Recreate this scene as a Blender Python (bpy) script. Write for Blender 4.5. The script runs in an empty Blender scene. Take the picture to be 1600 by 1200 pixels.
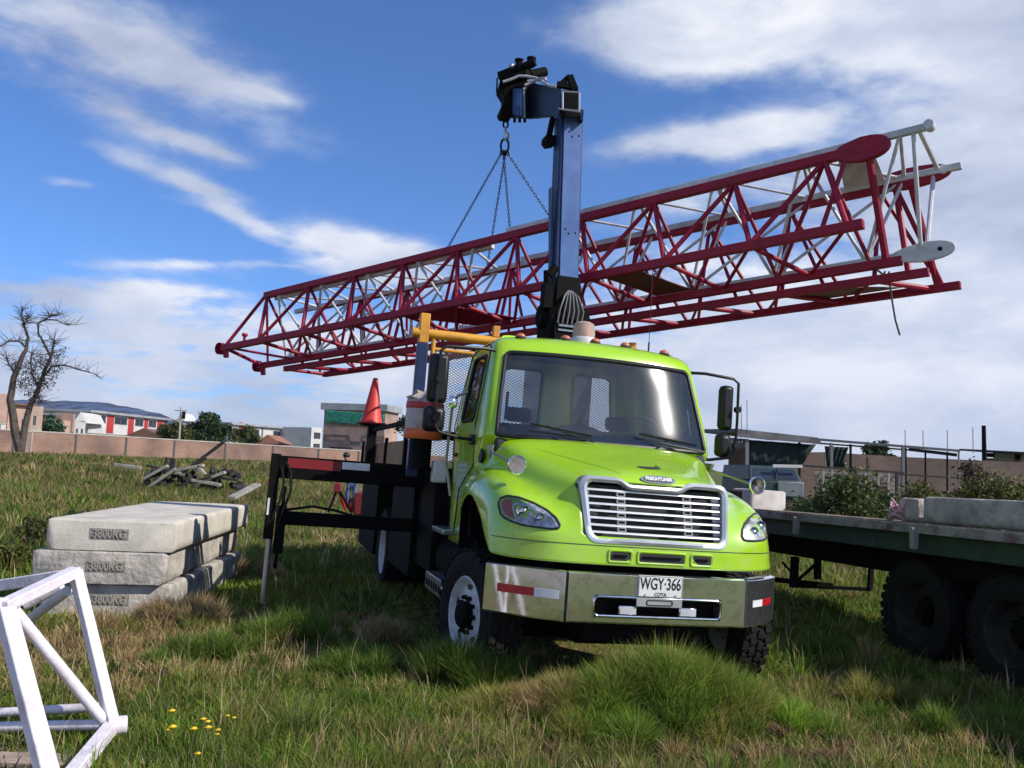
import bpy, bmesh, math, random
import numpy as np
from mathutils import Vector, Matrix, Euler
random.seed(7)
rad = math.radians
S = bpy.context.scene
COL = S.collection

# ------------------------------------------------------------------ camera
CAM_H, FPX, PITCH, ROLL = 1.65, 1400.0, 0.0879, 0.0409
cd = bpy.data.cameras.new('camera'); cam = bpy.data.objects.new('camera', cd); COL.objects.link(cam)
S.camera = cam
cd.sensor_width = 36.0; cd.lens = 36.0 * FPX / 1600.0
cd.clip_start = 0.1; cd.clip_end = 20000
Rp = Matrix.Rotation(PITCH, 3, 'X')
fwd = Rp @ Vector((0, 1, 0)); up0 = Rp @ Vector((0, 0, 1)); rt0 = Vector((1, 0, 0))
c_, s_ = math.cos(ROLL), math.sin(ROLL)
# image right axis = rt0*c - up0*(-s)... derived from the horizon slope
right = rt0 * c_ + up0 * s_
upv = -rt0 * s_ + up0 * c_
# horizon falls to the right in the picture -> camera rolled counter-clockwise
cam.matrix_world = Matrix(((right.x, upv.x, -fwd.x, 0), (right.y, upv.y, -fwd.y, 0), (right.z, upv.z, -fwd.z, CAM_H), (0, 0, 0, 1)))

# ------------------------------------------------------------------ sun and sky
SUN_EL, SUN_AZ = rad(38.5), rad(-21)          # azimuth measured from +X towards +Y
sun_dir = Vector((math.cos(SUN_EL) * math.cos(SUN_AZ), math.cos(SUN_EL) * math.sin(SUN_AZ), math.sin(SUN_EL)))
ld = bpy.data.lights.new('sun', 'SUN'); ld.energy = 5.0; ld.angle = rad(0.5); ld.color = (1.0, 0.95, 0.87)
sun = bpy.data.objects.new('sun', ld); COL.objects.link(sun)
sun.rotation_euler = (-sun_dir).to_track_quat('-Z', 'Y').to_euler(); sun.location = (30, -8, 40)
S.view_settings.view_transform = 'Standard'; S.view_settings.look = 'None'
S.view_settings.exposure = 0.08; S.view_settings.gamma = 1.0

def ray(u, v):
    du, dv = u - 800.0, v - 600.0
    return (fwd + right * (du / FPX) - upv * (dv / FPX))
O = Vector((0, 0, CAM_H))
def at(u, v, Y):                             # a photo point taken at depth Y
    d = ray(u, v); return O + d * (Y / d.y)
def atz(u, v, z):
    d = ray(u, v); return O + d * ((z - CAM_H) / d.z)

W = bpy.data.worlds.new('World'); S.world = W; W.use_nodes = True
nt = W.node_tree; nt.nodes.clear()
def N(tree, typ, **kw):
    n = tree.nodes.new(typ)
    for k, v in kw.items(): setattr(n, k, v)
    return n
def math_(tree, op, a, b=None, c=None, clamp=False):
    n = tree.nodes.new('ShaderNodeMath'); n.operation = op; n.use_clamp = clamp
    for i, x in enumerate((a, b, c)):
        if x is None: continue
        if isinstance(x, (int, float)): n.inputs[i].default_value = x
        else: tree.links.new(x, n.inputs[i])
    return n.outputs[0]
def vmath(tree, op, a, b=None):
    n = tree.nodes.new('ShaderNodeVectorMath'); n.operation = op
    for i, x in enumerate((a, b)):
        if x is None: continue
        if hasattr(x, 'is_output') or hasattr(x, 'links'): tree.links.new(x, n.inputs[i])
        else: n.inputs[i].default_value = x
    return n.outputs['Value'] if op in ('DOT_PRODUCT', 'LENGTH') else n.outputs['Vector']
SKY_STR = 0.10
def build_sky():
    L = nt.links.new
    out = N(nt, 'ShaderNodeOutputWorld'); bg = N(nt, 'ShaderNodeBackground')
    sky = N(nt, 'ShaderNodeTexSky'); sky.sky_type = 'NISHITA'; sky.sun_disc = False
    sky.sun_elevation = SUN_EL; sky.sun_rotation = math.pi / 2 - SUN_AZ
    sky.altitude = 2600; sky.air_density = 1.0; sky.dust_density = 0.6; sky.ozone_density = 2.2
    bg.inputs['Strength'].default_value = SKY_STR
    tc = N(nt, 'ShaderNodeTexCoord'); D = tc.outputs['Generated']
    sep = N(nt, 'ShaderNodeSeparateXYZ'); L(D, sep.inputs[0])
    z = math_(nt, 'MAXIMUM', sep.outputs['Z'], 0.0)
    inv = math_(nt, 'DIVIDE', 1.0, math_(nt, 'ADD', z, 0.14))
    px = math_(nt, 'MULTIPLY', sep.outputs['X'], inv); py = math_(nt, 'MULTIPLY', sep.outputs['Y'], inv)
    comb = N(nt, 'ShaderNodeCombineXYZ'); L(px, comb.inputs[0]); L(py, comb.inputs[1]); comb.inputs[2].default_value = 3.7
    def noise(scale, detail, rough, vec, dist=0.0):
        n = N(nt, 'ShaderNodeTexNoise'); n.inputs['Scale'].default_value = scale
        n.inputs['Detail'].default_value = detail; n.inputs['Roughness'].default_value = rough
        n.inputs['Distortion'].default_value = dist
        L(vec, n.inputs['Vector']); return n.outputs['Fac']
    flat = noise(1.5, 9, 0.60, comb.outputs[0], 0.35)
    flat2 = noise(5.5, 6, 0.6, comb.outputs[0], 0.2)
    sc = N(nt, 'ShaderNodeMapping'); sc.inputs['Scale'].default_value = (1, 1, 2.6); L(D, sc.inputs['Vector'])
    puff = noise(4.2, 9, 0.58, sc.outputs[0], 0.15)
    puff2 = noise(2.0, 7, 0.55, sc.outputs[0], 0.1)
    # individual cloud patches: centre, half sizes and tilt in the sky (directions, so they belong to the world)
    blobs = [(110, 50, 190, 60, 14, .95), (270, 100, 70, 24, 22, .75), (235, 198, 85, 20, 20, .72), (300, 225, 50, 9, 14, .5), (240, 262, 75, 15, 16, .72), (330, 296, 45, 9, 8, .6), (375, 338, 55, 13, 30, .75), (300, 318, 50, 8, 8, .5),
             (530, 385, 105, 30, 12, .95), (620, 420, 90, 30, 8, .7), (420, 150, 30, 7, 10, .55), (110, 285, 38, 7, 0, .5), (50, 455, 160, 14, 4, .75), (260, 452, 90, 8, 4, .6), (330, 412, 140, 7, -3, .45),
             (1150, 15, 240, 40, 4, .95), (1050, 75, 85, 42, 10, .95), (1500, 60, 210, 60, 10, .95), (1390, 20, 120, 45, 0, .7), (1080, 222, 125, 24, -3, 1.0), (1230, 200, 90, 18, -8, .6),
             (1570, 190, 110, 60, -18, .9), (1580, 320, 130, 90, -10, .9), (1200, 285, 150, 18, -10, .6), (300, 520, 330, 22, 3, .6), (100, 570, 240, 20, 0, .5)]
    total = None
    for (u, v, a, b, ang, w) in blobs:
        c = ray(u, v).normalized(); t = rad(ang)
        e1 = (right * math.cos(t) - upv * math.sin(t)); e2 = (right * math.sin(t) + upv * math.cos(t))
        k = FPX / (ray(u, v).length)
        e1 = e1 - c * e1.dot(c); e2 = e2 - c * e2.dot(c)
        q1 = vmath(nt, 'DOT_PRODUCT', D, tuple(e1 * (k / a))); q2 = vmath(nt, 'DOT_PRODUCT', D, tuple(e2 * (k / b)))
        r2 = math_(nt, 'ADD', math_(nt, 'MULTIPLY', q1, q1), math_(nt, 'MULTIPLY', q2, q2))
        front = math_(nt, 'GREATER_THAN', vmath(nt, 'DOT_PRODUCT', D, tuple(c)), 0.5)
        g = math_(nt, 'MULTIPLY', math_(nt, 'MULTIPLY', math_(nt, 'EXPONENT', math_(nt, 'MULTIPLY', r2, -0.8)), w), front)
        total = g if total is None else math_(nt, 'ADD', total, g)
    # low bank of cumulus along the horizon
    low = N(nt, 'ShaderNodeMapRange'); low.interpolation_type = 'SMOOTHSTEP'
    low.inputs['From Min'].default_value = 0.27; low.inputs['From Max'].default_value = 0.02
    low.inputs['To Min'].default_value = 0.0; low.inputs['To Max'].default_value = 1.05; L(sep.outputs['Z'], low.inputs['Value'])
    rgt = N(nt, 'ShaderNodeMapRange'); rgt.interpolation_type = 'SMOOTHSTEP'
    rgt.inputs['From Min'].default_value = -0.05; rgt.inputs['From Max'].default_value = 0.35
    rgt.inputs['To Min'].default_value = 0.0; rgt.inputs['To Max'].default_value = 1.0; L(sep.outputs['X'], rgt.inputs['Value'])
    rl = N(nt, 'ShaderNodeMapRange'); rl.interpolation_type = 'SMOOTHSTEP'
    rl.inputs['From Min'].default_value = 0.42; rl.inputs['From Max'].default_value = 0.16
    rl.inputs['To Min'].default_value = 0.0; rl.inputs['To Max'].default_value = 0.95; L(sep.outputs['Z'], rl.inputs['Value'])
    front_only = N(nt, 'ShaderNodeMapRange'); front_only.inputs['From Min'].default_value = -0.2; front_only.inputs['From Max'].default_value = 0.4; L(sep.outputs['Y'], front_only.inputs['Value'])
    total = math_(nt, 'ADD', total, low.outputs[0])
    total = math_(nt, 'ADD', total, math_(nt, 'MULTIPLY', math_(nt, 'MULTIPLY', rgt.outputs[0], rl.outputs[0]), front_only.outputs[0]))
    back = math_(nt, 'MULTIPLY', math_(nt, 'SUBTRACT', 1.0, front_only.outputs[0]), 0.45)
    total = math_(nt, 'ADD', total, back)
    mixn = math_(nt, 'ADD', math_(nt, 'MULTIPLY', flat, 0.62), math_(nt, 'MULTIPLY', puff, 0.38))
    gate = math_(nt, 'ADD', math_(nt, 'MULTIPLY', total, 0.9), 0.22, clamp=True)
    dens = math_(nt, 'ADD', total, math_(nt, 'MULTIPLY', math_(nt, 'MULTIPLY', math_(nt, 'SUBTRACT', mixn, 0.5), 3.4), gate))
    fine = math_(nt, 'MULTIPLY', math_(nt, 'MULTIPLY', math_(nt, 'SUBTRACT', flat2, 0.5), 1.7), gate)
    dens = math_(nt, 'ADD', dens, fine)
    cov = N(nt, 'ShaderNodeMapRange'); cov.interpolation_type = 'SMOOTHSTEP'
    cov.inputs['From Min'].default_value = 0.22; cov.inputs['From Max'].default_value = 1.18
    cov.inputs['To Min'].default_value = 0.0; cov.inputs['To Max'].default_value = 0.93; L(dens, cov.inputs['Value'])
    # cloud brightness: sunlit white tops, lilac grey undersides
    cr = N(nt, 'ShaderNodeValToRGB'); cr.color_ramp.elements[0].position = 0.37; cr.color_ramp.elements[1].position = 0.62
    lift = N(nt, 'ShaderNodeMapRange'); lift.inputs['From Min'].default_value = 0.35; lift.inputs['From Max'].default_value = 0.0; lift.inputs['To Min'].default_value = 0.0; lift.inputs['To Max'].default_value = .045; L(sep.outputs['Z'], lift.inputs['Value'])
    def c4(r, g, b): return (r / SKY_STR, g / SKY_STR, b / SKY_STR, 1)
    cr.color_ramp.elements[0].color = c4(.42, .47, .62); cr.color_ramp.elements[1].color = c4(1.0, 1.0, 1.02)
    e = cr.color_ramp.elements.new(0.50); e.color = c4(.66, .72, .84)
    sh = math_(nt, 'ADD', math_(nt, 'MULTIPLY', puff2, 0.42), math_(nt, 'MULTIPLY', puff, 0.58)); sh = math_(nt, 'ADD', sh, lift.outputs[0]); L(sh, cr.inputs[0])
    tint = N(nt, 'ShaderNodeMix'); tint.data_type = 'RGBA'; tint.blend_type = 'MULTIPLY'; tint.inputs[0].default_value = 1.0
    L(sky.outputs[0], tint.inputs[6]); tint.inputs[7].default_value = (SKY_TINT[0], SKY_TINT[1], SKY_TINT[2], 1)
    mix = N(nt, 'ShaderNodeMix'); mix.data_type = 'RGBA'; L(cov.outputs[0], mix.inputs[0])
    L(tint.outputs[2], mix.inputs[6]); L(cr.outputs[0], mix.inputs[7])
    L(mix.outputs[2], bg.inputs['Color']); L(bg.outputs[0], out.inputs[0])
SKY_TINT = (.76, 1.2, 1.72)
build_sky()

# ------------------------------------------------------------------ materials
MATS = {}
def mat(name, col, rough=0.6, metal=0.0, col2=None, scale=6.0, bump=0.0, bscale=40.0, coat=0.0, spec=0.5, detail=5.0, emit=None, contrast=(0.35, 0.65), coords='Object'):
    if name in MATS: return MATS[name]
    m = bpy.data.materials.new(name); m.use_nodes = True; t = m.node_tree; b = t.nodes['Principled BSDF']
    b.inputs['Roughness'].default_value = rough; b.inputs['Metallic'].default_value = metal
    b.inputs['Coat Weight'].default_value = coat; b.inputs['Specular IOR Level'].default_value = spec
    b.inputs['Coat Roughness'].default_value = 0.06
    tc = N(t, 'ShaderNodeTexCoord')
    if col2 is None: col2 = tuple(c * 0.8 for c in col)
    n = N(t, 'ShaderNodeTexNoise'); n.inputs['Scale'].default_value = scale; n.inputs['Detail'].default_value = detail; n.inputs['Roughness'].default_value = 0.6
    t.links.new(tc.outputs[coords], n.inputs['Vector'])
    r = N(t, 'ShaderNodeValToRGB'); r.color_ramp.elements[0].position = contrast[0]; r.color_ramp.elements[1].position = contrast[1]
    r.color_ramp.elements[0].color = (*col2, 1); r.color_ramp.elements[1].color = (*col, 1)
    t.links.new(n.outputs['Fac'], r.inputs[0]); t.links.new(r.outputs[0], b.inputs['Base Color'])
    if bump:
        n2 = N(t, 'ShaderNodeTexNoise'); n2.inputs['Scale'].default_value = bscale; n2.inputs['Detail'].default_value = 6
        t.links.new(tc.outputs[coords], n2.inputs['Vector'])
        bp = N(t, 'ShaderNodeBump'); bp.inputs['Strength'].default_value = bump; bp.inputs['Distance'].default_value = 0.02
        t.links.new(n2.outputs['Fac'], bp.inputs['Height']); t.links.new(bp.outputs[0], b.inputs['Normal'])
    MATS[name] = m; return m
def glass(name, tint, refl=0.06, rough=0.03, opaque=0.0, dust=(0.3, 0.32, 0.34), haze_lobe=0.0):
    m = bpy.data.materials.new(name); m.use_nodes = True; t = m.node_tree; t.nodes.clear()
    o = N(t, 'ShaderNodeOutputMaterial'); tr = N(t, 'ShaderNodeBsdfTransparent'); tr.inputs[0].default_value = (*tint, 1)
    g = N(t, 'ShaderNodeBsdfGlossy'); g.inputs['Roughness'].default_value = rough
    f = N(t, 'ShaderNodeFresnel'); f.inputs['IOR'].default_value = 1.5
    mx = N(t, 'ShaderNodeMixShader'); t.links.new(math_(t, 'ADD', f.outputs[0], refl, clamp=True), mx.inputs[0])
    t.links.new(tr.outputs[0], mx.inputs[1]); t.links.new(g.outputs[0], mx.inputs[2]); last = mx.outputs[0]
    if haze_lobe:
        g2 = N(t, 'ShaderNodeBsdfGlossy'); g2.inputs['Roughness'].default_value = .085; m3 = N(t, 'ShaderNodeMixShader'); m3.inputs[0].default_value = haze_lobe
        t.links.new(last, m3.inputs[1]); t.links.new(g2.outputs[0], m3.inputs[2]); last = m3.outputs[0]
    if opaque:
        tc = N(t, 'ShaderNodeTexCoord'); n = N(t, 'ShaderNodeTexNoise'); n.inputs['Scale'].default_value = 3; n.inputs['Detail'].default_value = 6
        t.links.new(tc.outputs['Object'], n.inputs['Vector'])
        df = N(t, 'ShaderNodeBsdfDiffuse'); df.inputs[0].default_value = (*dust, 1)
        m2 = N(t, 'ShaderNodeMixShader'); t.links.new(math_(t, 'MULTIPLY', n.outputs['Fac'], opaque * 2), m2.inputs[0])
        t.links.new(last, m2.inputs[1]); t.links.new(df.outputs[0], m2.inputs[2]); last = m2.outputs[0]
    t.links.new(last, o.inputs[0]); MATS[name] = m; return m

LIME = mat('lime_paint', (.37, .63, .012), .34, coat=.9, col2=(.33, .57, .010), scale=2.5, spec=.55)
_t = LIME.node_tree; _b = _t.nodes['Principled BSDF']; _src = _b.inputs['Base Color'].links[0].from_socket
_tc = N(_t, 'ShaderNodeTexCoord'); _sp = N(_t, 'ShaderNodeSeparateXYZ'); _t.links.new(_tc.outputs['Object'], _sp.inputs[0])
_n = N(_t, 'ShaderNodeTexNoise'); _n.inputs['Scale'].default_value = 11; _n.inputs['Detail'].default_value = 10; _n.inputs['Roughness'].default_value = .7; _t.links.new(_tc.outputs['Object'], _n.inputs['Vector'])
_lowm = math_(_t, 'MULTIPLY', math_(_t, 'SUBTRACT', 1.75, _sp.outputs['Z'], clamp=True), .75, clamp=True)
_d = math_(_t, 'MULTIPLY', math_(_t, 'SUBTRACT', math_(_t, 'ADD', _n.outputs['Fac'], math_(_t, 'MULTIPLY', _lowm, .30)), .57, clamp=True), 2.2, clamp=True)
_mx = N(_t, 'ShaderNodeMix'); _mx.data_type = 'RGBA'; _t.links.new(_d, _mx.inputs[0]); _t.links.new(_src, _mx.inputs[6]); _mx.inputs[7].default_value = (.34, .42, .13, 1); _t.links.new(_mx.outputs[2], _b.inputs['Base Color'])
_t.links.new(math_(_t, 'ADD', math_(_t, 'MULTIPLY', _d, .5), .26), _b.inputs['Roughness']); _t.links.new(math_(_t, 'MULTIPLY', math_(_t, 'SUBTRACT', 1.0, _d, clamp=True), .9), _b.inputs['Coat Weight'])
CHROME = mat('chrome', (.86, .87, .88), .07, 1.0, col2=(.55, .55, .54), scale=9, bump=.03, bscale=5, contrast=(.3, .5))
SILVER = mat('silver_trim', (.62, .63, .63), .3, .6)
BLACK = mat('black_steel', (.0045, .0045, .005), .75, col2=(.009, .008, .007), scale=9, bump=.1, spec=.08)
PLASTIC = mat('black_plastic', (.010, .010, .011), .45, spec=.35)
RUBBER = mat('rubber', (.009, .009, .010), .85, col2=(.022, .020, .017), scale=20, bump=.3, bscale=60, spec=.15)
WHITE = mat('white_paint', (.78, .78, .76), .4, col2=(.66, .65, .62), scale=7)
RIMW = mat('rim_white', (.62, .63, .65), .4, col2=(.42, .42, .42), scale=8)
REDP = mat('red_oxide_paint', (.30, .007, .034), .5, spec=.3, col2=(.20, .008, .028), scale=7, bump=.08, bscale=30, contrast=(.3, .6))
WGAL = mat('white_grey_paint', (.62, .62, .64), .42, col2=(.42, .42, .44), scale=6, bump=.1)
YEL = mat('yellow_paint', (.68, .32, .02), .45, col2=(.5, .22, .03), scale=8)
NAVY = mat('navy_paint', (.018, .038, .12), .45, col2=(.010, .02, .06), scale=4, coat=.1, spec=.3)
NAVYL = mat('navy_plate', (.085, .17, .42), .45, col2=(.05, .11, .30), scale=3, coat=.1)
DGLASS = glass('tinted_glass', (.42, .45, .46), .02, .02); RGLASS = glass('rear_glass', (.9, .92, .92), .0, .02)
WSG = glass('windscreen_glass', (.74, .78, .80), .02, .05, .028, (.5, .52, .55), .03)
SMOKE = mat('dark_interior', (.035, .037, .04), .8)
GREYI = mat('grey_interior', (.13, .135, .14), .8)
ORANGE = mat('orange_plastic', (.75, .13, .02), .4)
AMBER = mat('amber_lens', (.65, .16, .06), .25, coat=.5)
REDR = mat('red_reflector', (.5, .01, .015), .3)
WHR = mat('white_reflector', (.8, .8, .82), .3)
CONC = mat('pale_concrete', (.46, .42, .36), .9, col2=(.30, .275, .24), scale=3.5, bump=.5, bscale=28, detail=9, contrast=(.3, .62))
CONC2 = mat('rough_concrete', (.52, .47, .41), .95, col2=(.27, .245, .22), scale=5, bump=.9, bscale=20, detail=10)
CONCT = mat('smooth_concrete', (.62, .57, .48), .85, col2=(.46, .42, .35), scale=3, bump=.22, bscale=35, detail=9)
WOOD = mat('weathered_wood', (.27, .22, .17), .9, col2=(.13, .105, .085), scale=8, bump=.4)
PLANK = mat('tan_board', (.36, .20, .10), .8, col2=(.26, .15, .08), scale=5)
BRICK = mat('plain_brick', (.36, .20, .14), .95, col2=(.24, .14, .10), scale=3)
STEEL = mat('bare_steel', (.45, .45, .45), .3, .8)
GREENM = mat('dark_green_paint', (.02, .055, .035), .6, col2=(.012, .03, .02), scale=5, bump=.2)
LETTER = mat('letter_black', (.01, .01, .01), .5)

def brickmat(name, c1, c2, mortar, scale=3.0):
    m = bpy.data.materials.new(name); m.use_nodes = True; t = m.node_tree; b = t.nodes['Principled BSDF']
    b.inputs['Roughness'].default_value = .95
    tc = N(t, 'ShaderNodeTexCoord'); mp = N(t, 'ShaderNodeMapping'); mp.inputs['Rotation'].default_value = (rad(90), 0, 0)
    t.links.new(tc.outputs['Object'], mp.inputs[0])
    br = N(t, 'ShaderNodeTexBrick'); br.inputs['Scale'].default_value = scale; br.inputs['Color1'].default_value = (*c1, 1); br.inputs['Color2'].default_value = (*c2, 1)
    br.inputs['Mortar'].default_value = (*mortar, 1); br.inputs['Mortar Size'].default_value = .02
    t.links.new(mp.outputs[0], br.inputs['Vector'])
    n = N(t, 'ShaderNodeTexNoise'); n.inputs['Scale'].default_value = .35; n.inputs['Detail'].default_value = 7; t.links.new(tc.outputs['Object'], n.inputs['Vector'])
    r = N(t, 'ShaderNodeValToRGB'); r.color_ramp.elements[0].position = .35; r.color_ramp.elements[1].position = .65
    r.color_ramp.elements[0].color = (.6, .6, .62, 1); r.color_ramp.elements[1].color = (1.1, 1.05, 1, 1); t.links.new(n.outputs['Fac'], r.inputs[0])
    mx = N(t, 'ShaderNodeMix'); mx.data_type = 'RGBA'; mx.blend_type = 'MULTIPLY'; mx.inputs[0].default_value = 1
    t.links.new(br.outputs[0], mx.inputs[6]); t.links.new(r.outputs[0], mx.inputs[7]); t.links.new(mx.outputs[2], b.inputs['Base Color'])
    MATS[name] = m; return m
BRK = brickmat('brick_wall', (.31, .18, .13), (.25, .14, .105), (.28, .235, .20))
BRKP = brickmat('pale_brick_wall', (.44, .33, .26), (.36, .25, .19), (.40, .36, .32))

# ------------------------------------------------------------------ mesh helpers
def V(*a): return Vector(a)
class MB:
    def __init__(s): s.v = []; s.f = []
    def add(s, vs, fs):
        o = len(s.v); s.v += [tuple(x) for x in vs]; s.f += [tuple(i + o for i in f) for f in fs]; return s
    def hexa(s, p):      # 8 points: bottom ring 0-3, top ring 4-7
        return s.add(p, [(0, 3, 2, 1), (4, 5, 6, 7), (0, 1, 5, 4), (1, 2, 6, 5), (2, 3, 7, 6), (3, 0, 4, 7)])
    def box(s, x0, x1, y0, y1, z0, z1, M=None):
        p = [V(x0, y0, z0), V(x1, y0, z0), V(x1, y1, z0), V(x0, y1, z0), V(x0, y0, z1), V(x1, y0, z1), V(x1, y1, z1), V(x0, y1, z1)]
        if M is not None: p = [M @ q for q in p]
        return s.hexa(p)
    def frame(s, p0, p1, up=V(0, 0, 1)):
        d = (p1 - p0).normalized()
        if abs(d.dot(up)) > .98: up = V(0, 1, 0)
        a = d.cross(up).normalized(); b = a.cross(d).normalized(); return a, b
    def bar(s, p0, p1, w, h=None, up=V(0, 0, 1), w1=None, h1=None):
        p0, p1 = V(*p0), V(*p1); h = w if h is None else h; w1 = w if w1 is None else w1; h1 = h if h1 is None else h1
        a, b = s.frame(p0, p1, up)
        r0 = [p0 + a * x * w / 2 + b * y * h / 2 for x, y in ((-1, -1), (1, -1), (1, 1), (-1, 1))]
        r1 = [p1 + a * x * w1 / 2 + b * y * h1 / 2 for x, y in ((-1, -1), (1, -1), (1, 1), (-1, 1))]
        return s.hexa(r0 + r1)
    def tube(s, p0, p1, r, r1=None, n=10, caps=True):
        p0, p1 = V(*p0), V(*p1); r1 = r if r1 is None else r1; a, b = s.frame(p0, p1)
        vs = []
        for p, q in ((p0, r), (p1, r1)):
            vs += [p + (a * math.cos(t) + b * math.sin(t)) * q for t in [2 * math.pi * i / n for i in range(n)]]
        fs = [(i, (i + 1) % n, n + (i + 1) % n, n + i) for i in range(n)]
        if caps: fs += [tuple(range(n))[::-1], tuple(range(n, 2 * n))]
        return s.add(vs, fs)
    def path(s, pts, r, n=8, closed=False, radii=None):
        pts = [V(*p) for p in pts]; m = len(pts); vs = []; a = None
        for i, p in enumerate(pts):
            if closed: d = pts[(i + 1) % m] - pts[i - 1]
            else: d = pts[min(i + 1, m - 1)] - pts[max(i - 1, 0)]
            d.normalize()
            if a is None:
                up = V(0, 0, 1) if abs(d.z) < .9 else V(0, 1, 0); a = d.cross(up).normalized()
            else:
                a = (a - d * a.dot(d)).normalized()
            b = a.cross(d)
            q = radii[i] if radii else r
            vs += [p + (a * math.cos(t) + b * math.sin(t)) * q for t in [2 * math.pi * k / n for k in range(n)]]
        fs = []
        for i in range(m if closed else m - 1):
            j = (i + 1) % m
            fs += [(i * n + k, i * n + (k + 1) % n, j * n + (k + 1) % n, j * n + k) for k in range(n)]
        if not closed: fs += [tuple(range(n))[::-1], tuple(range((m - 1) * n, m * n))]
        return s.add(vs, fs)
    def lathe(s, prof, c, axis, n=32, closed=False):
        c, axis = V(*c), V(*axis).normalized(); a, b = s.frame(V(0, 0, 0), axis); vs = []
        for r, h in prof:
            vs += [c + axis * h + (a * math.cos(t) + b * math.sin(t)) * r for t in [2 * math.pi * i / n for i in range(n)]]
        m = len(prof); fs = []
        for i in range(m if closed else m - 1):
            j = (i + 1) % m
            fs += [(i * n + k, i * n + (k + 1) % n, j * n + (k + 1) % n, j * n + k) for k in range(n)]
        return s.add(vs, fs)
    def prism(s, poly, d):   # poly: 3D points, extruded by vector d
        d = V(*d); n = len(poly); p = [V(*q) for q in poly]
        return s.add(p + [q + d for q in p], [tuple(range(n))[::-1], tuple(range(n, 2 * n))] + [(i, (i + 1) % n, n + (i + 1) % n, n + i) for i in range(n)])
    def ball(s, c, r, sc=(1, 1, 1), n=12, m=8):
        c = V(*c); vs = [c + V(0, 0, -r * sc[2])]; fs = []
        for i in range(1, m):
            ph = -math.pi / 2 + math.pi * i / m
            vs += [c + V(math.cos(ph) * math.cos(2 * math.pi * k / n) * r * sc[0], math.cos(ph) * math.sin(2 * math.pi * k / n) * r * sc[1], math.sin(ph) * r * sc[2]) for k in range(n)]
        vs.append(c + V(0, 0, r * sc[2])); T = len(vs) - 1
        for k in range(n):
            fs.append((0, 1 + (k + 1) % n, 1 + k)); fs.append((T, T - n + k, T - n + (k + 1) % n))
            for i in range(m - 2):
                a = 1 + i * n; fs.append((a + k, a + (k + 1) % n, a + n + (k + 1) % n, a + n + k))
        return s.add(vs, fs)
    def build(s, name, material, parent=None, bevel=0.0, ang=38, loc=None, rot=None):
        me = bpy.data.meshes.new(name); me.from_pydata(s.v, [], s.f); me.validate()
        bm = bmesh.new(); bm.from_mesh(me); bmesh.ops.recalc_face_normals(bm, faces=bm.faces)
        for f in bm.faces: f.smooth = True
        for e in bm.edges:
            if len(e.link_faces) == 2 and e.calc_face_angle(0) > rad(ang): e.smooth = False
        bm.to_mesh(me); bm.free()
        if isinstance(material, (list, tuple)):
            for mm in material: me.materials.append(mm)
        else: me.materials.append(material)
        o = bpy.data.objects.new(name, me); COL.objects.link(o)
        if parent is not None: o.parent = parent
        if loc is not None: o.location = loc
        if rot is not None: o.rotation_euler = rot
        if bevel:
            b = o.modifiers.new('bevel', 'BEVEL'); b.width = bevel; b.segments = 2; b.limit_method = 'ANGLE'; b.angle_limit = rad(40); b.harden_normals = False
        return o
def tag(o, label=None, cat=None, group=None, kind=None):
    if label: o['label'] = label
    if cat: o['category'] = cat
    if group: o['group'] = group
    if kind: o['kind'] = kind
    return o
def empty(name, loc=(0, 0, 0), rot=(0, 0, 0), **kw):
    o = bpy.data.objects.new(name, None); COL.objects.link(o); o.location = loc; o.rotation_euler = rot
    o.empty_display_size = .2; return tag(o, **kw)
def copy_tree(o, parent=None):
    c = o.copy(); COL.objects.link(c)
    if parent is not None: c.parent = parent
    for ch in [x for x in bpy.data.objects if x.parent == o]: copy_tree(ch, c)
    return c
def text_mesh(name, body, size, M, material, parent, extrude=.002, sx=1.0, bold=0.0):
    cu = bpy.data.curves.new(name, 'FONT'); cu.body = body; cu.size = size; cu.extrude = extrude; cu.align_x = 'CENTER'; cu.align_y = 'CENTER'; cu.offset = bold
    o = bpy.data.objects.new(name + '_curve', cu); COL.objects.link(o)
    bpy.context.view_layer.update()
    me = bpy.data.meshes.new_from_object(o.evaluated_get(bpy.context.evaluated_depsgraph_get()))
    bpy.data.objects.remove(o); me.transform(Matrix.Diagonal((sx, 1, 1, 1))); me.transform(M); me.name = name
    me.materials.clear(); me.materials.append(material)
    r = bpy.data.objects.new(name, me); COL.objects.link(r); r.parent = parent; return r
def mesh_np(name, verts, faces_flat, nper, material, colors=None, smooth=False):
    me = bpy.data.meshes.new(name); nv = len(verts); nf = len(faces_flat) // nper
    me.vertices.add(nv); me.vertices.foreach_set('co', np.asarray(verts, dtype=np.float32).ravel())
    me.loops.add(nf * nper); me.loops.foreach_set('vertex_index', np.asarray(faces_flat, dtype=np.int32))
    me.polygons.add(nf); me.polygons.foreach_set('loop_start', np.arange(0, nf * nper, nper, dtype=np.int32))
    me.polygons.foreach_set('loop_total', np.full(nf, nper, dtype=np.int32))
    if smooth: me.polygons.foreach_set('use_smooth', np.ones(nf, dtype=bool))
    me.update(calc_edges=True)
    if colors is not None:
        a = me.color_attributes.new('Col', 'FLOAT_COLOR', 'POINT')
        c = np.ones((nv, 4), dtype=np.float32); c[:, :3] = colors; a.data.foreach_set('color', c.ravel())
    me.materials.append(material); o = bpy.data.objects.new(name, me); COL.objects.link(o); return o
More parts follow.
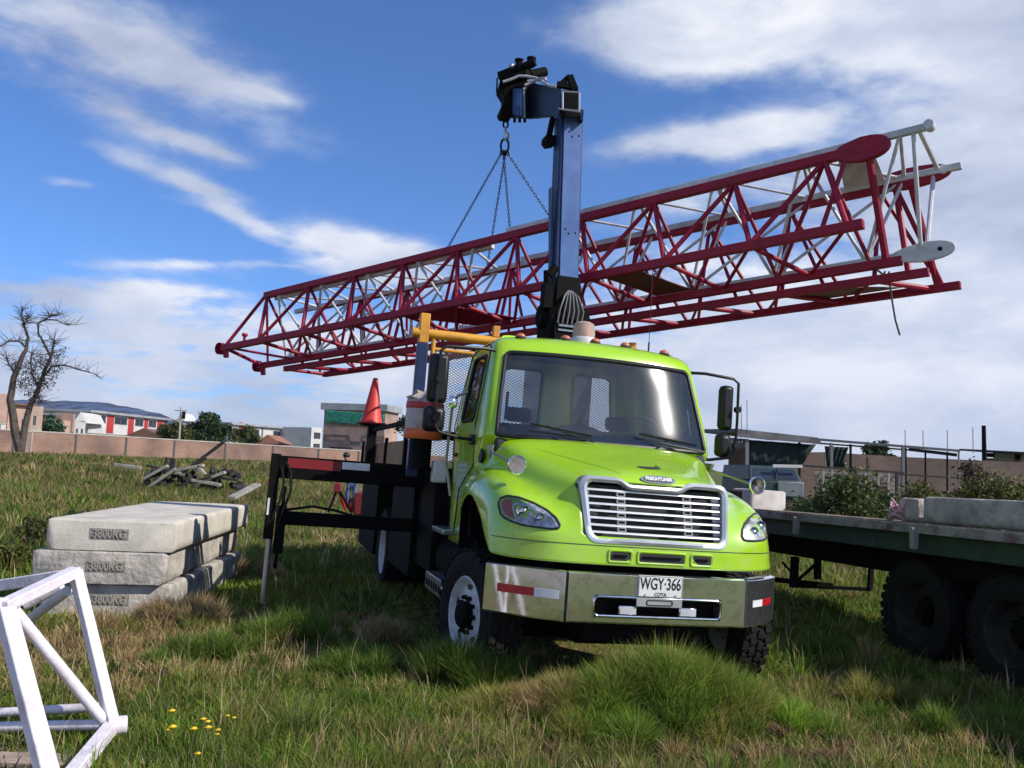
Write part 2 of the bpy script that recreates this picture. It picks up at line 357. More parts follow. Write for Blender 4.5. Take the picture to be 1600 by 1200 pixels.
def attrmat(name, rough=.7, trans=.35):
    m = bpy.data.materials.new(name); m.use_nodes = True; t = m.node_tree; t.nodes.clear()
    o = N(t, 'ShaderNodeOutputMaterial'); at_ = N(t, 'ShaderNodeVertexColor'); at_.layer_name = 'Col'
    b = N(t, 'ShaderNodeBsdfPrincipled'); b.inputs['Roughness'].default_value = rough; b.inputs['Specular IOR Level'].default_value = .25
    t.links.new(at_.outputs[0], b.inputs['Base Color'])
    tl_ = N(t, 'ShaderNodeBsdfTranslucent'); t.links.new(at_.outputs[0], tl_.inputs[0])
    mx = N(t, 'ShaderNodeMixShader'); mx.inputs[0].default_value = trans
    t.links.new(b.outputs[0], mx.inputs[1]); t.links.new(tl_.outputs[0], mx.inputs[2]); t.links.new(mx.outputs[0], o.inputs[0])
    MATS[name] = m; return m
GRASSM = attrmat('grass_blades', .6, .45); LEAFM = attrmat('leaves', .6, .3)

# ------------------------------------------------------------------ ground
def smooth(a, b, x):
    t = np.clip((x - a) / (b - a), 0, 1); return t * t * (3 - 2 * t)
def wn(x, y, s, p=0.0):
    return (np.sin(x * s * 1.0 + 1.3 * p + .7 * np.sin(y * s * .8 + p)) * np.cos(y * s * 1.1 + 2.1 * p + .9 * np.sin(x * s * .7 + 2 * p)))
def gh(x, y):
    x = np.asarray(x, dtype=float); y = np.asarray(y, dtype=float)
    r = np.sqrt(x * x + y * y)
    side = -.085 - .075 * np.clip(x, -1.1, 1.0)
    near = side * smooth(3.2, 5.8, y) * (1 - smooth(16, 30, y))
    near = np.where(x < -1.1, near * (1 - smooth(-1.1, -2.6, x) * 1.0), near)
    b = .035 * wn(x, y, .9, .3) + .02 * wn(x, y, 2.3, 1.1)
    b = b * (.5 + .5 * smooth(9, 18, r))
    far = .75 * smooth(26, 75, r) * smooth(5, -20, x)
    rough = .10 * wn(x, y, .35, 2.0) * smooth(14, 30, r) * (1 - smooth(150, 300, r))
    m = .31 * np.exp(-(((x - 1.15) / .80) ** 2 + ((y - 6.35) / .30) ** 2))
    w = .07 * np.exp(-(((x + .35) / .7) ** 2 + ((y - 7.0) / .3) ** 2))
    return near + b + far + rough + m + w
def make_ground():
    rs = np.concatenate([np.linspace(0.0, 12, 90), np.geomspace(12.3, 120, 70), np.geomspace(125, 9000, 30)])
    th = np.linspace(0, 2 * np.pi, 241)[:-1]
    R, T = np.meshgrid(rs, th, indexing='ij'); X = R * np.cos(T); Y = R * np.sin(T)
    Z = gh(X, Y); v = np.stack([X, Y, Z], -1).reshape(-1, 3); n = len(th); m = len(rs)
    i, j = np.meshgrid(np.arange(m - 1), np.arange(n), indexing='ij'); j2 = (j + 1) % n
    f = np.stack([i * n + j, (i + 1) * n + j, (i + 1) * n + j2, i * n + j2], -1).reshape(-1)
    m_ = bpy.data.materials.new('ground_soil'); m_.use_nodes = True; t = m_.node_tree; b = t.nodes['Principled BSDF']; b.inputs['Roughness'].default_value = .95; b.inputs['Specular IOR Level'].default_value = .1
    tc = N(t, 'ShaderNodeTexCoord')
    def ns(s, d):
        q = N(t, 'ShaderNodeTexNoise'); q.inputs['Scale'].default_value = s; q.inputs['Detail'].default_value = d; q.inputs['Roughness'].default_value = .65; t.links.new(tc.outputs['Object'], q.inputs['Vector']); return q.outputs['Fac']
    def ramp(fac, *st):
        q = N(t, 'ShaderNodeValToRGB'); q.color_ramp.elements[0].position = st[0][0]; q.color_ramp.elements[0].color = (*st[0][1], 1)
        q.color_ramp.elements[1].position = st[-1][0]; q.color_ramp.elements[1].color = (*st[-1][1], 1)
        for p, c in st[1:-1]:
            e = q.color_ramp.elements.new(p); e.color = (*c, 1)
        t.links.new(fac, q.inputs[0]); return q.outputs[0]
    base = ramp(ns(.16, 9), (.34, (.085, .115, .022)), (.48, (.12, .15, .035)), (.58, (.17, .15, .06)), (.7, (.13, .105, .055)))
    fine = ramp(ns(7.0, 8), (.3, (.35, .33, .3)), (.7, (1.25, 1.2, 1.1)))
    mx = N(t, 'ShaderNodeMix'); mx.data_type = 'RGBA'; mx.blend_type = 'MULTIPLY'; mx.inputs[0].default_value = .85
    t.links.new(base, mx.inputs[6]); t.links.new(fine, mx.inputs[7])
    # pale dirt added unseen behind the camera, to brighten the bumper's reflection
    sp = N(t, 'ShaderNodeSeparateXYZ'); t.links.new(tc.outputs['Object'], sp.inputs[0])
    k = math_(t, 'MULTIPLY', math_(t, 'ADD', math_(t, 'MULTIPLY', sp.outputs['Y'], -1.0), math_(t, 'ADD', math_(t, 'MULTIPLY', ns(.5, 4), 3.0), -1.2)), .6, clamp=True)
    dd = N(t, 'ShaderNodeVectorMath'); dd.operation = 'DISTANCE'; t.links.new(tc.outputs['Object'], dd.inputs[0]); dd.inputs[1].default_value = (-2.75, 4.35, 0)
    k = math_(t, 'ADD', k, math_(t, 'MULTIPLY', math_(t, 'SUBTRACT', math_(t, 'ADD', .65, math_(t, 'MULTIPLY', ns(3, 4), .5)), dd.outputs['Value']), 4.0, clamp=True), clamp=True)
    m2 = N(t, 'ShaderNodeMix'); m2.data_type = 'RGBA'; t.links.new(k, m2.inputs[0]); t.links.new(mx.outputs[2], m2.inputs[6])
    dirt = ramp(ns(1.2, 8), (.35, (.17, .15, .12)), (.65, (.33, .30, .25))); t.links.new(dirt, m2.inputs[7]); t.links.new(m2.outputs[2], b.inputs['Base Color'])
    bp = N(t, 'ShaderNodeBump'); bp.inputs['Strength'].default_value = .8; bp.inputs['Distance'].default_value = .06; t.links.new(ns(14, 8), bp.inputs['Height']); t.links.new(bp.outputs[0], b.inputs['Normal'])
    return tag(mesh_np('ground', v, f, 4, m_, smooth=True), 'grassy field of the yard', kind='structure')
make_ground()
# ------------------------------------------------------------------ the crane truck (local frame: x picture-right, y rearward, z up)
TRL = V(.8171, 7.622, -.1251); TRR = (-.003, .0378, .2698)
TM = Matrix.Translation(TRL) @ Euler(TRR, 'XYZ').to_matrix().to_4x4(); TMI = TM.inverted()
def tl(u, v, y):                              # photo point on the truck's cross plane y
    o = TMI @ O; d = TMI.to_3x3() @ ray(u, v); return o + d * ((y - o.y) / d.y)
def tlx(u, v, x):
    o = TMI @ O; d = TMI.to_3x3() @ ray(u, v); return o + d * ((x - o.x) / d.x)
def w2t(p): return TMI @ V(*p)
truck = empty('crane_truck', TRL, TRR, label='lime green flatbed truck with a blue crane column raised behind its cab', cat='crane truck')

def cage_to_mesh(name, verts, faces, mats_idx, levels=2, mirror=True):
    me = bpy.data.meshes.new(name); me.from_pydata(verts, [], faces); me.validate()
    for i, p in enumerate(me.polygons): p.material_index = mats_idx[i]
    o = bpy.data.objects.new(name, me); COL.objects.link(o)
    if mirror:
        bm = bmesh.new(); bm.from_mesh(me); bmesh.ops.mirror(bm, geom=bm.verts[:] + bm.edges[:] + bm.faces[:], axis='X', merge_dist=.002)
        bmesh.ops.remove_doubles(bm, verts=bm.verts, dist=.002); bmesh.ops.recalc_face_normals(bm, faces=bm.faces); bm.to_mesh(me); bm.free()
    for k in range(8): me.materials.append(None)
    s = o.modifiers.new('s', 'SUBSURF'); s.levels = levels; s.render_levels = levels
    bpy.context.view_layer.update()
    ev = bpy.data.meshes.new_from_object(o.evaluated_get(bpy.context.evaluated_depsgraph_get()))
    bpy.data.objects.remove(o); return ev
def split_mesh(me, cut_corners=()):
    bm = bmesh.new(); bm.from_mesh(me)
    # chamfer the corners of each opening so that they read as rounded
    for src in cut_corners:
        todo = []
        for f in bm.faces:
            if f.material_index != src: continue
            es = [e for e in f.edges if any(g.material_index != src for g in e.link_faces)]
            if len(es) == 2:
                vs = set(es[0].verts) & set(es[1].verts)
                if vs: todo.append((f, vs.pop()))
        for f, vc in todo:
            vs = list(f.verts); i = vs.index(vc); tri = [vs[i - 1], vc, vs[(i + 1) % 4]]; rest = [vs[(i + 1) % 4], vs[(i + 2) % 4], vs[i - 1]]
            bm.faces.remove(f); a = bm.faces.new(tri); a.material_index = 0; b = bm.faces.new(rest); b.material_index = src
    bmesh.ops.recalc_face_normals(bm, faces=bm.faces)
    return bm
def sub_of(bm, ids, name, material, parent, shift=0.0, thick=0.0):
    b2 = bm.copy(); bmesh.ops.delete(b2, geom=[f for f in b2.faces if f.material_index not in ids], context='FACES')
    me = bpy.data.meshes.new(name)
    for f in b2.faces: f.smooth = True; f.material_index = 0
    b2.normal_update()
    if shift:
        nn = {v: v.normal.copy() for v in b2.verts}
        for v in b2.verts: v.co += nn[v] * shift
    b2.to_mesh(me); b2.free(); me.materials.append(material)
    o = bpy.data.objects.new(name, me); COL.objects.link(o); o.parent = parent
    if thick:
        m = o.modifiers.new('t', 'SOLIDIFY'); m.thickness = thick; m.offset = -1
    return o
def loops_of(bm, ids):
    edges = [e for e in bm.edges if sum(f.material_index in ids for f in e.link_faces) == 1 and len(e.link_faces) >= 1 and any(f.material_index not in ids for f in e.link_faces)]
    adj = {}
    for e in edges:
        a, b = e.verts; adj.setdefault(a, []).append(b); adj.setdefault(b, []).append(a)
    loops = []; seen = set()
    for s in adj:
        if s in seen: continue
        lp = [s]; seen.add(s); cur = s
        while True:
            nx = [v for v in adj[cur] if v not in seen]
            if not nx: break
            cur = nx[0]; seen.add(cur); lp.append(cur)
        loops.append([v.co.copy() for v in lp])
    return loops
def chaikin(p, n=2):
    for _ in range(n):
        q = []
        for i in range(len(p)):
            a, b = p[i], p[(i + 1) % len(p)]; q += [a * .75 + b * .25, a * .25 + b * .75]
        p = q
    return p

# --- hood with fenders: control grid, rows from the lower front edge up and back to the windscreen
G = [
 [(0,-1.0,1.05),(.22,-1.0,1.05),(.45,-.99,1.05),(.655,-.965,1.05),(.76,-.94,1.05),(.86,-.90,1.05),(.98,-.83,1.05),(1.09,-.74,1.052),(1.165,-.64,1.06),(1.17,-.58,1.065)],
 [(0,-.995,1.19),(.22,-.995,1.19),(.45,-.985,1.19),(.655,-.955,1.19),(.76,-.93,1.19),(.86,-.895,1.19),(.98,-.825,1.19),(1.09,-.735,1.19),(1.17,-.60,1.18),(1.18,-.52,1.12)],
 [(0,-.985,1.235),(.22,-.985,1.235),(.45,-.975,1.235),(.55,-.958,1.235),(.76,-.925,1.27),(.86,-.90,1.27),(.98,-.83,1.27),(1.095,-.72,1.27),(1.175,-.56,1.26),(1.182,-.44,1.17)],
 [(0,-.955,1.38),(.22,-.955,1.38),(.45,-.945,1.38),(.565,-.925,1.38),(.76,-.83,1.40),(.87,-.82,1.40),(.99,-.765,1.40),(1.10,-.64,1.40),(1.175,-.46,1.38),(1.185,-.31,1.28)],
 [(0,-.905,1.56),(.22,-.905,1.56),(.45,-.89,1.555),(.58,-.862,1.545),(.755,-.68,1.50),(.87,-.66,1.50),(.99,-.62,1.51),(1.09,-.52,1.51),(1.165,-.35,1.48),(1.185,-.18,1.36)],
 [(0,-.893,1.655),(.24,-.89,1.66),(.45,-.86,1.672),(.60,-.815,1.64),(.77,-.55,1.565),(.87,-.48,1.545),(.99,-.44,1.58),(1.08,-.37,1.575),(1.158,-.22,1.53),(1.185,-.05,1.42)],
 [(0,-.80,1.742),(.22,-.80,1.736),(.47,-.72,1.715),(.69,-.60,1.67),(.80,-.42,1.62),(.89,-.34,1.585),(1.0,-.28,1.625),(1.085,-.2,1.615),(1.16,-.1,1.56),(1.185,.06,1.455)],
 [(0,-.5,1.825),(.30,-.5,1.81),(.56,-.45,1.785),(.76,-.36,1.745),(.86,-.25,1.69),(.93,-.15,1.64),(1.02,-.1,1.66),(1.09,-.03,1.645),(1.165,.05,1.585),(1.185,.2,1.465)],
 [(0,-.2,1.905),(.42,-.2,1.89),(.67,-.15,1.865),(.84,-.1,1.82),(.92,0,1.76),(.97,.07,1.69),(1.04,.12,1.675),(1.10,.18,1.65),(1.165,.22,1.575),(1.185,.35,1.43)],
 [(0,.0,1.965),(.58,.02,1.95),(.80,.06,1.93),(.93,.12,1.90),(.985,.2,1.83),(1.015,.26,1.74),(1.05,.3,1.68),(1.11,.35,1.63),(1.165,.4,1.54),(1.185,.48,1.34)],
 [(0,.10,1.985),(.60,.12,1.972),(.83,.2,1.958),(.97,.38,1.935),(1.03,.52,1.86),(1.045,.56,1.76),(1.065,.57,1.67),(1.11,.58,1.60),(1.165,.6,1.50),(1.185,.6,1.16)],
 [(0,.14,1.98),(.60,.16,1.968),(.84,.24,1.952),(.975,.42,1.93),(1.035,.56,1.855),(1.05,.6,1.76),(1.07,.61,1.67),(1.115,.62,1.60),(1.167,.63,1.49),(1.185,.63,1.10)],
]
gv = [p for r in G for p in r]; nC = 10; gf = []; gm = []
for r in range(len(G) - 1):
    for k in range(nC - 1):
        gf.append((r * nC + k, r * nC + k + 1, (r + 1) * nC + k + 1, (r + 1) * nC + k)); gm.append(1 if (2 <= r <= 4 and k <= 2) else 0)
hm = cage_to_mesh('hood_cage', gv, gf, gm, 3)
hb = split_mesh(hm, (1,))
hood = sub_of(hb, (0,), 'hood', LIME, truck, thick=.012)
gl = loops_of(hb, (1,))
from mathutils.bvhtree import BVHTree
hbv = BVHTree.FromBMesh(hb)
def hy(x, z):                                 # y of the front shell at (x, z)
    h = hbv.ray_cast(V(x, -3, z), V(0, 1, 0)); return h[0].y if h[0] else -.9
def hz(x, y):
    h = hbv.ray_cast(V(x, y, 4), V(0, 0, -1)); return h[0].z if h[0] else 1.7
def fy(x, z): return -.985 + max(0, z - 1.2) * .255 + .115 * x * x       # grille face

SLAT = mat('slat_paint', (.66, .67, .69), .35, .15, col2=(.58, .58, .6))
# grille: frame, slats, mesh behind
gr = MB().box(-.60, .60, -.80, -.79, 1.23, 1.62).build('grille', SMOKE, hood)
def gpt(x, z, o=0): return V(x, fy(x, z) - o, z)
outer = []; inner = []
def rr(x0, x1, z0, z1, r, n=6):
    pts = []
    for cx, cz, a0 in ((x1 - r, z0 + r, -90), (x1 - r, z1 - r, 0), (x0 + r, z1 - r, 90), (x0 + r, z0 + r, 180)):
        for i in range(n + 1):
            a = rad(a0 + 90 * i / n); pts.append((cx + r * math.cos(a), cz + r * math.sin(a)))
    return pts
def taper(p):      # the grille narrows towards its lower edge and rises in the middle of its upper edge
    x, z = p; k = (z - 1.22) / .43; x *= (.93 + .07 * k) * .955; x += .02
    return x, z
def resample(p, n=96):
    L = [0]
    for i in range(len(p)): L.append(L[-1] + math.dist(p[i], p[(i + 1) % len(p)]))
    out = []
    for k in range(n):
        t = L[-1] * k / n; i = max(j for j in range(len(p)) if L[j] <= t); a, b = p[i], p[(i + 1) % len(p)]; q = (t - L[i]) / max(1e-9, L[i + 1] - L[i])
        out.append((a[0] + (b[0] - a[0]) * q, a[1] + (b[1] - a[1]) * q))
    return out
A = [taper(p) for p in resample(rr(-.645, .645, 1.205, 1.688, .085))]; B = [taper(p) for p in resample(rr(-.59, .59, 1.248, 1.642, .05))]
# centre notch: the frame's top middle part follows the hood lip a little lower
def notch(p, amt): 
    x, z = p
    if z > 1.5: z -= amt * (1 - smooth(.20, .30, np.abs(x)).item() if abs(x) < .3 else 0)
    return x, z
A = [notch(p, .048) for p in A]; B = [notch(p, .042) for p in B]
n = len(A); vs = []; fs = []
for i in range(n):
    (x, z), (a, b) = A[i], B[i]; mx, mz = (x + a) / 2, (z + b) / 2
    vs += [V(x, max(fy(x, z), hy(x, z)) + .02, z), V(x, min(fy(x, z) - .012, hy(x, z) - .006), z), gpt(mx, mz, .026), gpt(a, b, .012), gpt(a, b, -.05)]
for i in range(n):
    j = (i + 1) % n
    for k in range(4): fs.append((i * 5 + k, j * 5 + k, j * 5 + k + 1, i * 5 + k + 1))
MB().add(vs, fs).build('grille_frame', SILVER, gr)
for k in range(7):
    z = 1.282 + k * .051
    m = MB(); L = 28
    hw = .585 * (.93 + .07 * (z - 1.22) / .43)
    prof = [(-.012, -.008), (.0, -.009), (.012, .002), (.008, .007), (-.008, .003)]
    vs = []; fs = []
    hw *= .955
    for i in range(L + 1):
        x = .02 - hw + 2 * hw * i / L
        for oy, oz in prof: vs.append(V(x, fy(x, z) + .016 + oy * 1.0, z + oz))
    q = len(prof)
    for i in range(L):
        for a in range(q): fs.append((i * q + a, i * q + (a + 1) % q, (i + 1) * q + (a + 1) % q, (i + 1) * q + a))
    m.add(vs, fs).build('grille_slat', SLAT, gr, ang=20)
for sx in (-1, 1):
    m = MB()
    for k in range(6):
        z = 1.282 + (k + .5) * .051; x = sx * .27; y = fy(x, z)
        for zz in (-.013, .013): m.box(x - .032, x + .032, y + .010, y + .03, z + zz - .0035, z + zz + .0035)
        for xx in (-.03, .03): m.box(x + xx - .004, x + xx + .004, y + .011, y + .029, z - .014, z + .014)
    m.build('grille_clip', SILVER, gr)
    m = MB()
    for k in range(7): 
        z = 1.260 + k * .051
        for xx, w in ((.535, .03),): m.box(sx * xx - w, sx * xx + w, fy(xx, z) + .034, fy(xx, z) + .05, z - .014, z + .024)
    m.build('grille_baffle', WGAL, gr)
# badge
def oval(cx, cz, a, b, n=40): return [(cx + a * math.copysign(abs(math.cos(t)) ** .7, math.cos(t)), cz + b * math.copysign(abs(math.sin(t)) ** .9, math.sin(t))) for t in [2 * math.pi * i / n for i in range(n)]]
hbz = 1.672
Mb = Matrix.Translation(V(.03, hy(.03, 1.69) - .008, 1.69)) @ Matrix.Rotation(rad(60), 4, 'X')
def plate2(poly, d, M): return MB().prism([M @ V(x, y, 0) for x, y in poly], (M.to_3x3() @ V(0, 0, d)))
bd = plate2(oval(0, 0, .142, .034), .010, Mb).build('badge', CHROME, hood, bevel=.003)
plate2(oval(0, 0, .125, .024), .0025, Mb @ Matrix.Translation(V(0, 0, .0105))).build('badge_field', LETTER, bd)
text_mesh('badge_lettering', 'FREIGHTLINER', .040, Mb @ Matrix.Translation(V(0, 0, .0165)), WHR, bd, .0015, .84, .0014)
# hood scoop mark, panel seams, lower slots
p = [V(x, y, hz(x, y) + .006) for x, y in ((-.06, -.66), (.11, -.645), (.13, -.57), (.14, -.66), (.03, -.685))]
MB().prism(p, (0, 0, .008)).build('hood_notch', SMOKE, hood)
m = MB(); pts = [V(x, hy(x, 1.187) - .0005, 1.187) for x in [(-1.165 + 2.33 * i / 90) for i in range(91)]]
m.path(pts, .0035, 6).build('panel_seam', SMOKE, hood)
for sx in (-1, 1):      # crease where the raised centre of the hood begins
    pts = []
    for i in range(24):
        t = i / 23; x = sx * (.25 + .47 * t); y = -.80 + .72 * t; pts.append(V(x, y, hz(x, y) + .0002))
    MB().path(pts, .004, 6, radii=[.0015 + .003 * math.sin(math.pi * min(1, .2 + i / 30)) for i in range(24)]).build('hood_crease', LIME, hood)
for x0, x1 in ((-.375, -.215), (-.15, .215), (.28, .44)):
    m = MB(); z0, z1 = 1.085, 1.15
    out = rr(x0 - .022, x1 + .022, z0 - .018, z1 + .018, .02, 4); inn = rr(x0, x1, z0, z1, .015, 4); k = len(out); vs = []; fs = []
    for i in range(k):
        for (x, z), o in ((out[i], -.006), ((out[i][0] * .5 + inn[i][0] * .5, out[i][1] * .5 + inn[i][1] * .5), .012), (inn[i], .008), (inn[i], -.02)): vs.append(V(x, hy(x, 1.12) - o, z))
    for i in range(k):
        j = (i + 1) % k
        for a in range(3): fs.append((i * 4 + a, j * 4 + a, j * 4 + a + 1, i * 4 + a + 1))
    sl = m.add(vs, fs).build('lower_vent', LIME, hood)
    mx = (x0 + x1) / 2; yv = hy(mx, 1.12)
    MB().box(x0 + .002, x1 - .002, yv - .003, yv + .01, z0 + .001, z1 - .001).build('vent_opening', SMOKE, sl)
    MB().tube((x0 + .03, yv - .010, (z0 + z1) / 2 + .005), (x1 - .03, yv - .010, (z0 + z1) / 2 + .005), .009).build('vent_bar', BLACK, sl)

# headlights
HL = [(1.115, 1.355), (1.118, 1.42), (1.10, 1.465), (1.06, 1.487), (.99, 1.482), (.90, 1.452), (.82, 1.41), (.765, 1.36), (.745, 1.315), (.752, 1.29), (.80, 1.283), (.90, 1.285), (1.0, 1.292), (1.07, 1.312), (1.10, 1.33)]
lensm = glass('lens_glass', (.93, .94, .95), .03, .02)
REFL = mat('lamp_reflector', (.85, .85, .86), .35, .55, col2=(.35, .35, .37), scale=16, contrast=(.42, .58), bump=.25, bscale=22)
for sx in (-1, 1):
    P = resample(HL, 60); cx = sum(p[0] for p in P) / 60; cz = sum(p[1] for p in P) / 60
    def ring(f, off):
        return [V(sx * (cx + (x - cx) * f), hy(sx * (cx + (x - cx) * f), cz + (z - cz) * f) - off, cz + (z - cz) * f) for x, z in P]
    rings = [ring(1.0, .004), ring(.97, .020), ring(.7, .026), ring(.35, .028)]; vs = [v for r in rings for v in r] + [V(sx * cx, hy(sx * cx, cz) - .028, cz)]; fs = []
    for r in range(3):
        for i in range(60): fs.append((r * 60 + i, r * 60 + (i + 1) % 60, (r + 1) * 60 + (i + 1) % 60, (r + 1) * 60 + i))
    for i in range(60): fs.append((180 + i, 180 + (i + 1) % 60, 240))
    back = [ring(1.03, .0015), ring(.6, .0025)]; bvs = [v for r in back for v in r] + [V(sx * cx, hy(sx * cx, cz) - .0025, cz)]
    bf = [(i, (i + 1) % 60, 60 + (i + 1) % 60, 60 + i) for i in range(60)] + [(60 + i, 60 + (i + 1) % 60, 120) for i in range(60)]
    h = MB().add(bvs, bf).build('headlight', REFL, hood)
    MB().add(vs, fs).build('lens', lensm, h)
    # bezel round the lens, bulbs and the amber side
    MB().path(ring(1.02, .006), .0075, 6, closed=True).build('bezel', SMOKE, h)
    for bx, bz, br in ((.88, 1.345, .043), (.985, 1.385, .05)):
        y = hy(sx * bx, bz); MB().lathe([(br, -.002), (br * .9, -.008), (br * .55, -.003), (br * .3, -.012), (.001, -.016)][::-1], (sx * bx, y, bz), (0, 1, 0), 24).build('bulb', CHROME, h)
    y = hy(sx * 1.065, 1.40); MB().prism([V(sx * x, hy(sx * x, z) - .004, z) for x, z in ((1.045, 1.33), (1.10, 1.35), (1.108, 1.42), (1.08, 1.46), (1.045, 1.46))], (0, -.010, 0)).build('turn_signal', AMBER, h)

# --- cab
ZL = [.98, 1.5, 1.90, 1.965, 2.07, 2.42, 2.765, 2.84, 2.905, 2.93]
YF = [.62, .60, .16, .09, .13, .265, .385, .44, .57, .82]
WL = [1.055, 1.065, 1.075, 1.085, 1.075, 1.025, .975, .95, .86, .52]
YR = [1.66, 1.66, 1.66, 1.66, 1.66, 1.66, 1.65, 1.63, 1.57, 1.40]
cv = []; cf = []; cm = []
for i, z in enumerate(ZL):
    w, yf, yr = WL[i], YF[i], YR[i]; b = 1 if i < 8 else .7
    yw = max(yf + .13, yf)
    ring = [(0, yf), (.50 * w, yf + .018), (.975 * w, yf + .11), (1.0 * w, max(yf + .22, .42 if i < 8 else 0)), (1.0 * w, .66 if i < 9 else .95), (1.0 * w, 1.30 if i < 9 else 1.2), (1.0 * w, 1.5 if i < 9 else 1.3), (.95 * w, yr - .02), (.62 * w, yr), (.10 * w, yr), (0, yr)]
    if i < 2: ring[2] = (.955 * w, yf + .05); ring[3] = (1.0 * w, yf + .08); ring[4] = (w, .78)
    # crown: sides bulge a little, the roof front lifts in the middle
    for k, (x, y) in enumerate(ring): cv.append((x, y, z + (.02 * (1 - (x / w) ** 2) if 6 <= i else 0)))
NR = 11
for i in range(len(ZL) - 1):
    for k in range(NR - 1):
        cf.append((i * NR + k, i * NR + k + 1, (i + 1) * NR + k + 1, (i + 1) * NR + k))
        cm.append(1 if (3 <= i <= 5 and k <= 1) else 2 if (4 <= i <= 5 and k == 4) else 3 if (4 <= i <= 5 and k == 8) else 0)
top = (len(ZL) - 1) * NR
cv += [(0, 1.0, 2.96), (.30, 1.0, 2.953)]; tc0, tc1 = len(cv) - 2, len(cv) - 1
cf += [(top, top + 1, tc1, tc0), (top + 1, top + 2, top + 3, tc1), (tc1, top + 3, top + 4, top + 5), (tc1, top + 5, top + 6, top + 7), (tc0, tc1, top + 7, top + 8), (tc0, top + 8, top + 9, top + 10)]; cm += [0] * 6
cmh = cage_to_mesh('cab_cage', cv, cf, cm, 3); cb = split_mesh(cmh, (1, 2, 3))
cab = sub_of(cb, (0,), 'cab', LIME, truck, thick=.02)
ws = sub_of(cb, (1,), 'windscreen', WSG, cab, shift=-.004)
for f in cb.faces:                            # ids 4 and 5 are the picture-left copies of windows 2 and 3
    if f.material_index in (2, 3) and f.calc_center_median().x < 0: f.material_index += 2
for k_ in (2, 4): sub_of(cb, (k_,), 'side_window', DGLASS, cab, shift=-.006)
for k_ in (3, 5): sub_of(cb, (k_,), 'rear_window', RGLASS, cab, shift=-.006)
for ids, r, nm in (((1,), .019, 'windscreen_seal'), ((2,), .016, 'window_seal'), ((4,), .016, 'window_seal'), ((3,), .014, 'rear_seal'), ((5,), .014, 'rear_seal')):
    m = MB()
    for lp in loops_of(cb, ids):
        if len(lp) > 6: m.path(chaikin(lp, 2), r, 8, closed=True)
    m.build(nm, PLASTIC, cab)
# door cut lines, handle, sign on the door
for sx in (-1, 1):
    MB().path([V(sx * x, y, z) for x, y, z in ((1.058, .60, 1.08), (1.068, .60, 1.5), (1.075, .605, 1.9), (1.078, .61, 2.07), (1.028, .62, 2.42), (.978, .66, 2.765), (.955, .8, 2.825), (.955, 1.2, 2.83), (.975, 1.40, 2.765), (1.028, 1.46, 2.42), (1.078, 1.48, 2.07), (1.066, 1.48, 1.5), (1.058, 1.46, 1.08))], .005, 6).build('door_gap', SMOKE, cab)
    MB().box(sx * 1.078 - .012, sx * 1.078 + .012, 1.28, 1.42, 1.78, 1.815).build('door_handle', PLASTIC, cab, bevel=.005)
dd = MB().box(-1.072, -1.068, .80, 1.28, 1.38, 1.74).build('door_sign', mat('sign_green', (.30, .42, .16), .5, scale=14), cab)
m = MB()
for z, y0, y1 in ((1.70, .84, 1.24), (1.655, .84, 1.24)): m.box(-1.0745, -1.072, y0, y1, z - .012, z + .008)
for k in range(5): m.box(-1.0745, -1.072, .86 + k * .08, .90 + k * .08, 1.50, 1.62)
m.box(-1.0745, -1.072, .9, 1.2, 1.42, 1.45); m.build('sign_print', mat('sign_ink', (.55, .58, .55), .6), dd)
# gap between hood and cab
for sx in (-1, 1):
    MB().path([V(sx * (x + .004), y + .012, z) for x, y, z in ((1.187, .62, 1.12), (1.170, .62, 1.48), (1.12, .61, 1.60), (1.075, .605, 1.67), (1.055, .60, 1.76), (1.04, .57, 1.86))], .007, 6).build('hood_gap', SMOKE, hood)
    MB().box(sx * 1.178 - .012, sx * 1.178 + .012, .30, .50, 1.25, 1.31).build('wing_reflector', AMBER, hood, bevel=.004) if sx > 0 else None
# interior
MB().prism([V(-.98, .20, 1.93), V(-.98, .34, 2.03), V(-.98, .62, 2.06), V(-.98, .80, 1.95), V(-.98, .80, 1.5), V(-.98, .2, 1.5)], (1.96, 0, 0)).build('dashboard', SMOKE, cab, bevel=.03)
MB().ball((-.15, .50, 2.02), .22, (1.3, .55, .55), 20, 10).build('dash_pod', GREYI, cab)
MB().path([(.50 + .2 * math.cos(t), .66 - .08 * math.sin(t), 2.10 + .17 * math.sin(t)) for t in [2 * math.pi * i / 24 for i in range(24)]], .014, 8, closed=True).build('steering_wheel', SMOKE, cab)
for sx in (-.52, .52):
    st = MB().box(sx - .24, sx + .24, 1.15, 1.32, 1.5, 2.14).build('cab_seat', SMOKE, cab, bevel=.05)
    MB().box(sx - .13, sx + .13, 1.17, 1.27, 2.16, 2.30).build('headrest', SMOKE, st, bevel=.04)
MB().box(-1.0, 1.0, 1.58, 1.62, 1.2, 2.13).build('rear_lining', SMOKE, cab)
MB().box(-.85, .85, .62, 1.50, 2.80, 2.82).build('headliner', GREYI, cab)
MB().box(-1.03, 1.03, .35, 1.6, 1.0, 1.06).build('cab_floor', BLACK, cab)
for sx in (-1, 1): MB().tube((sx * .88, .34, 2.12), (sx * .86, .40, 2.36), .013).build('pillar_handle', GREYI, cab)
MB().box(-.10, .10, .36, .385, 2.60, 2.66).build('interior_mirror', SMOKE, cab, bevel=.01)
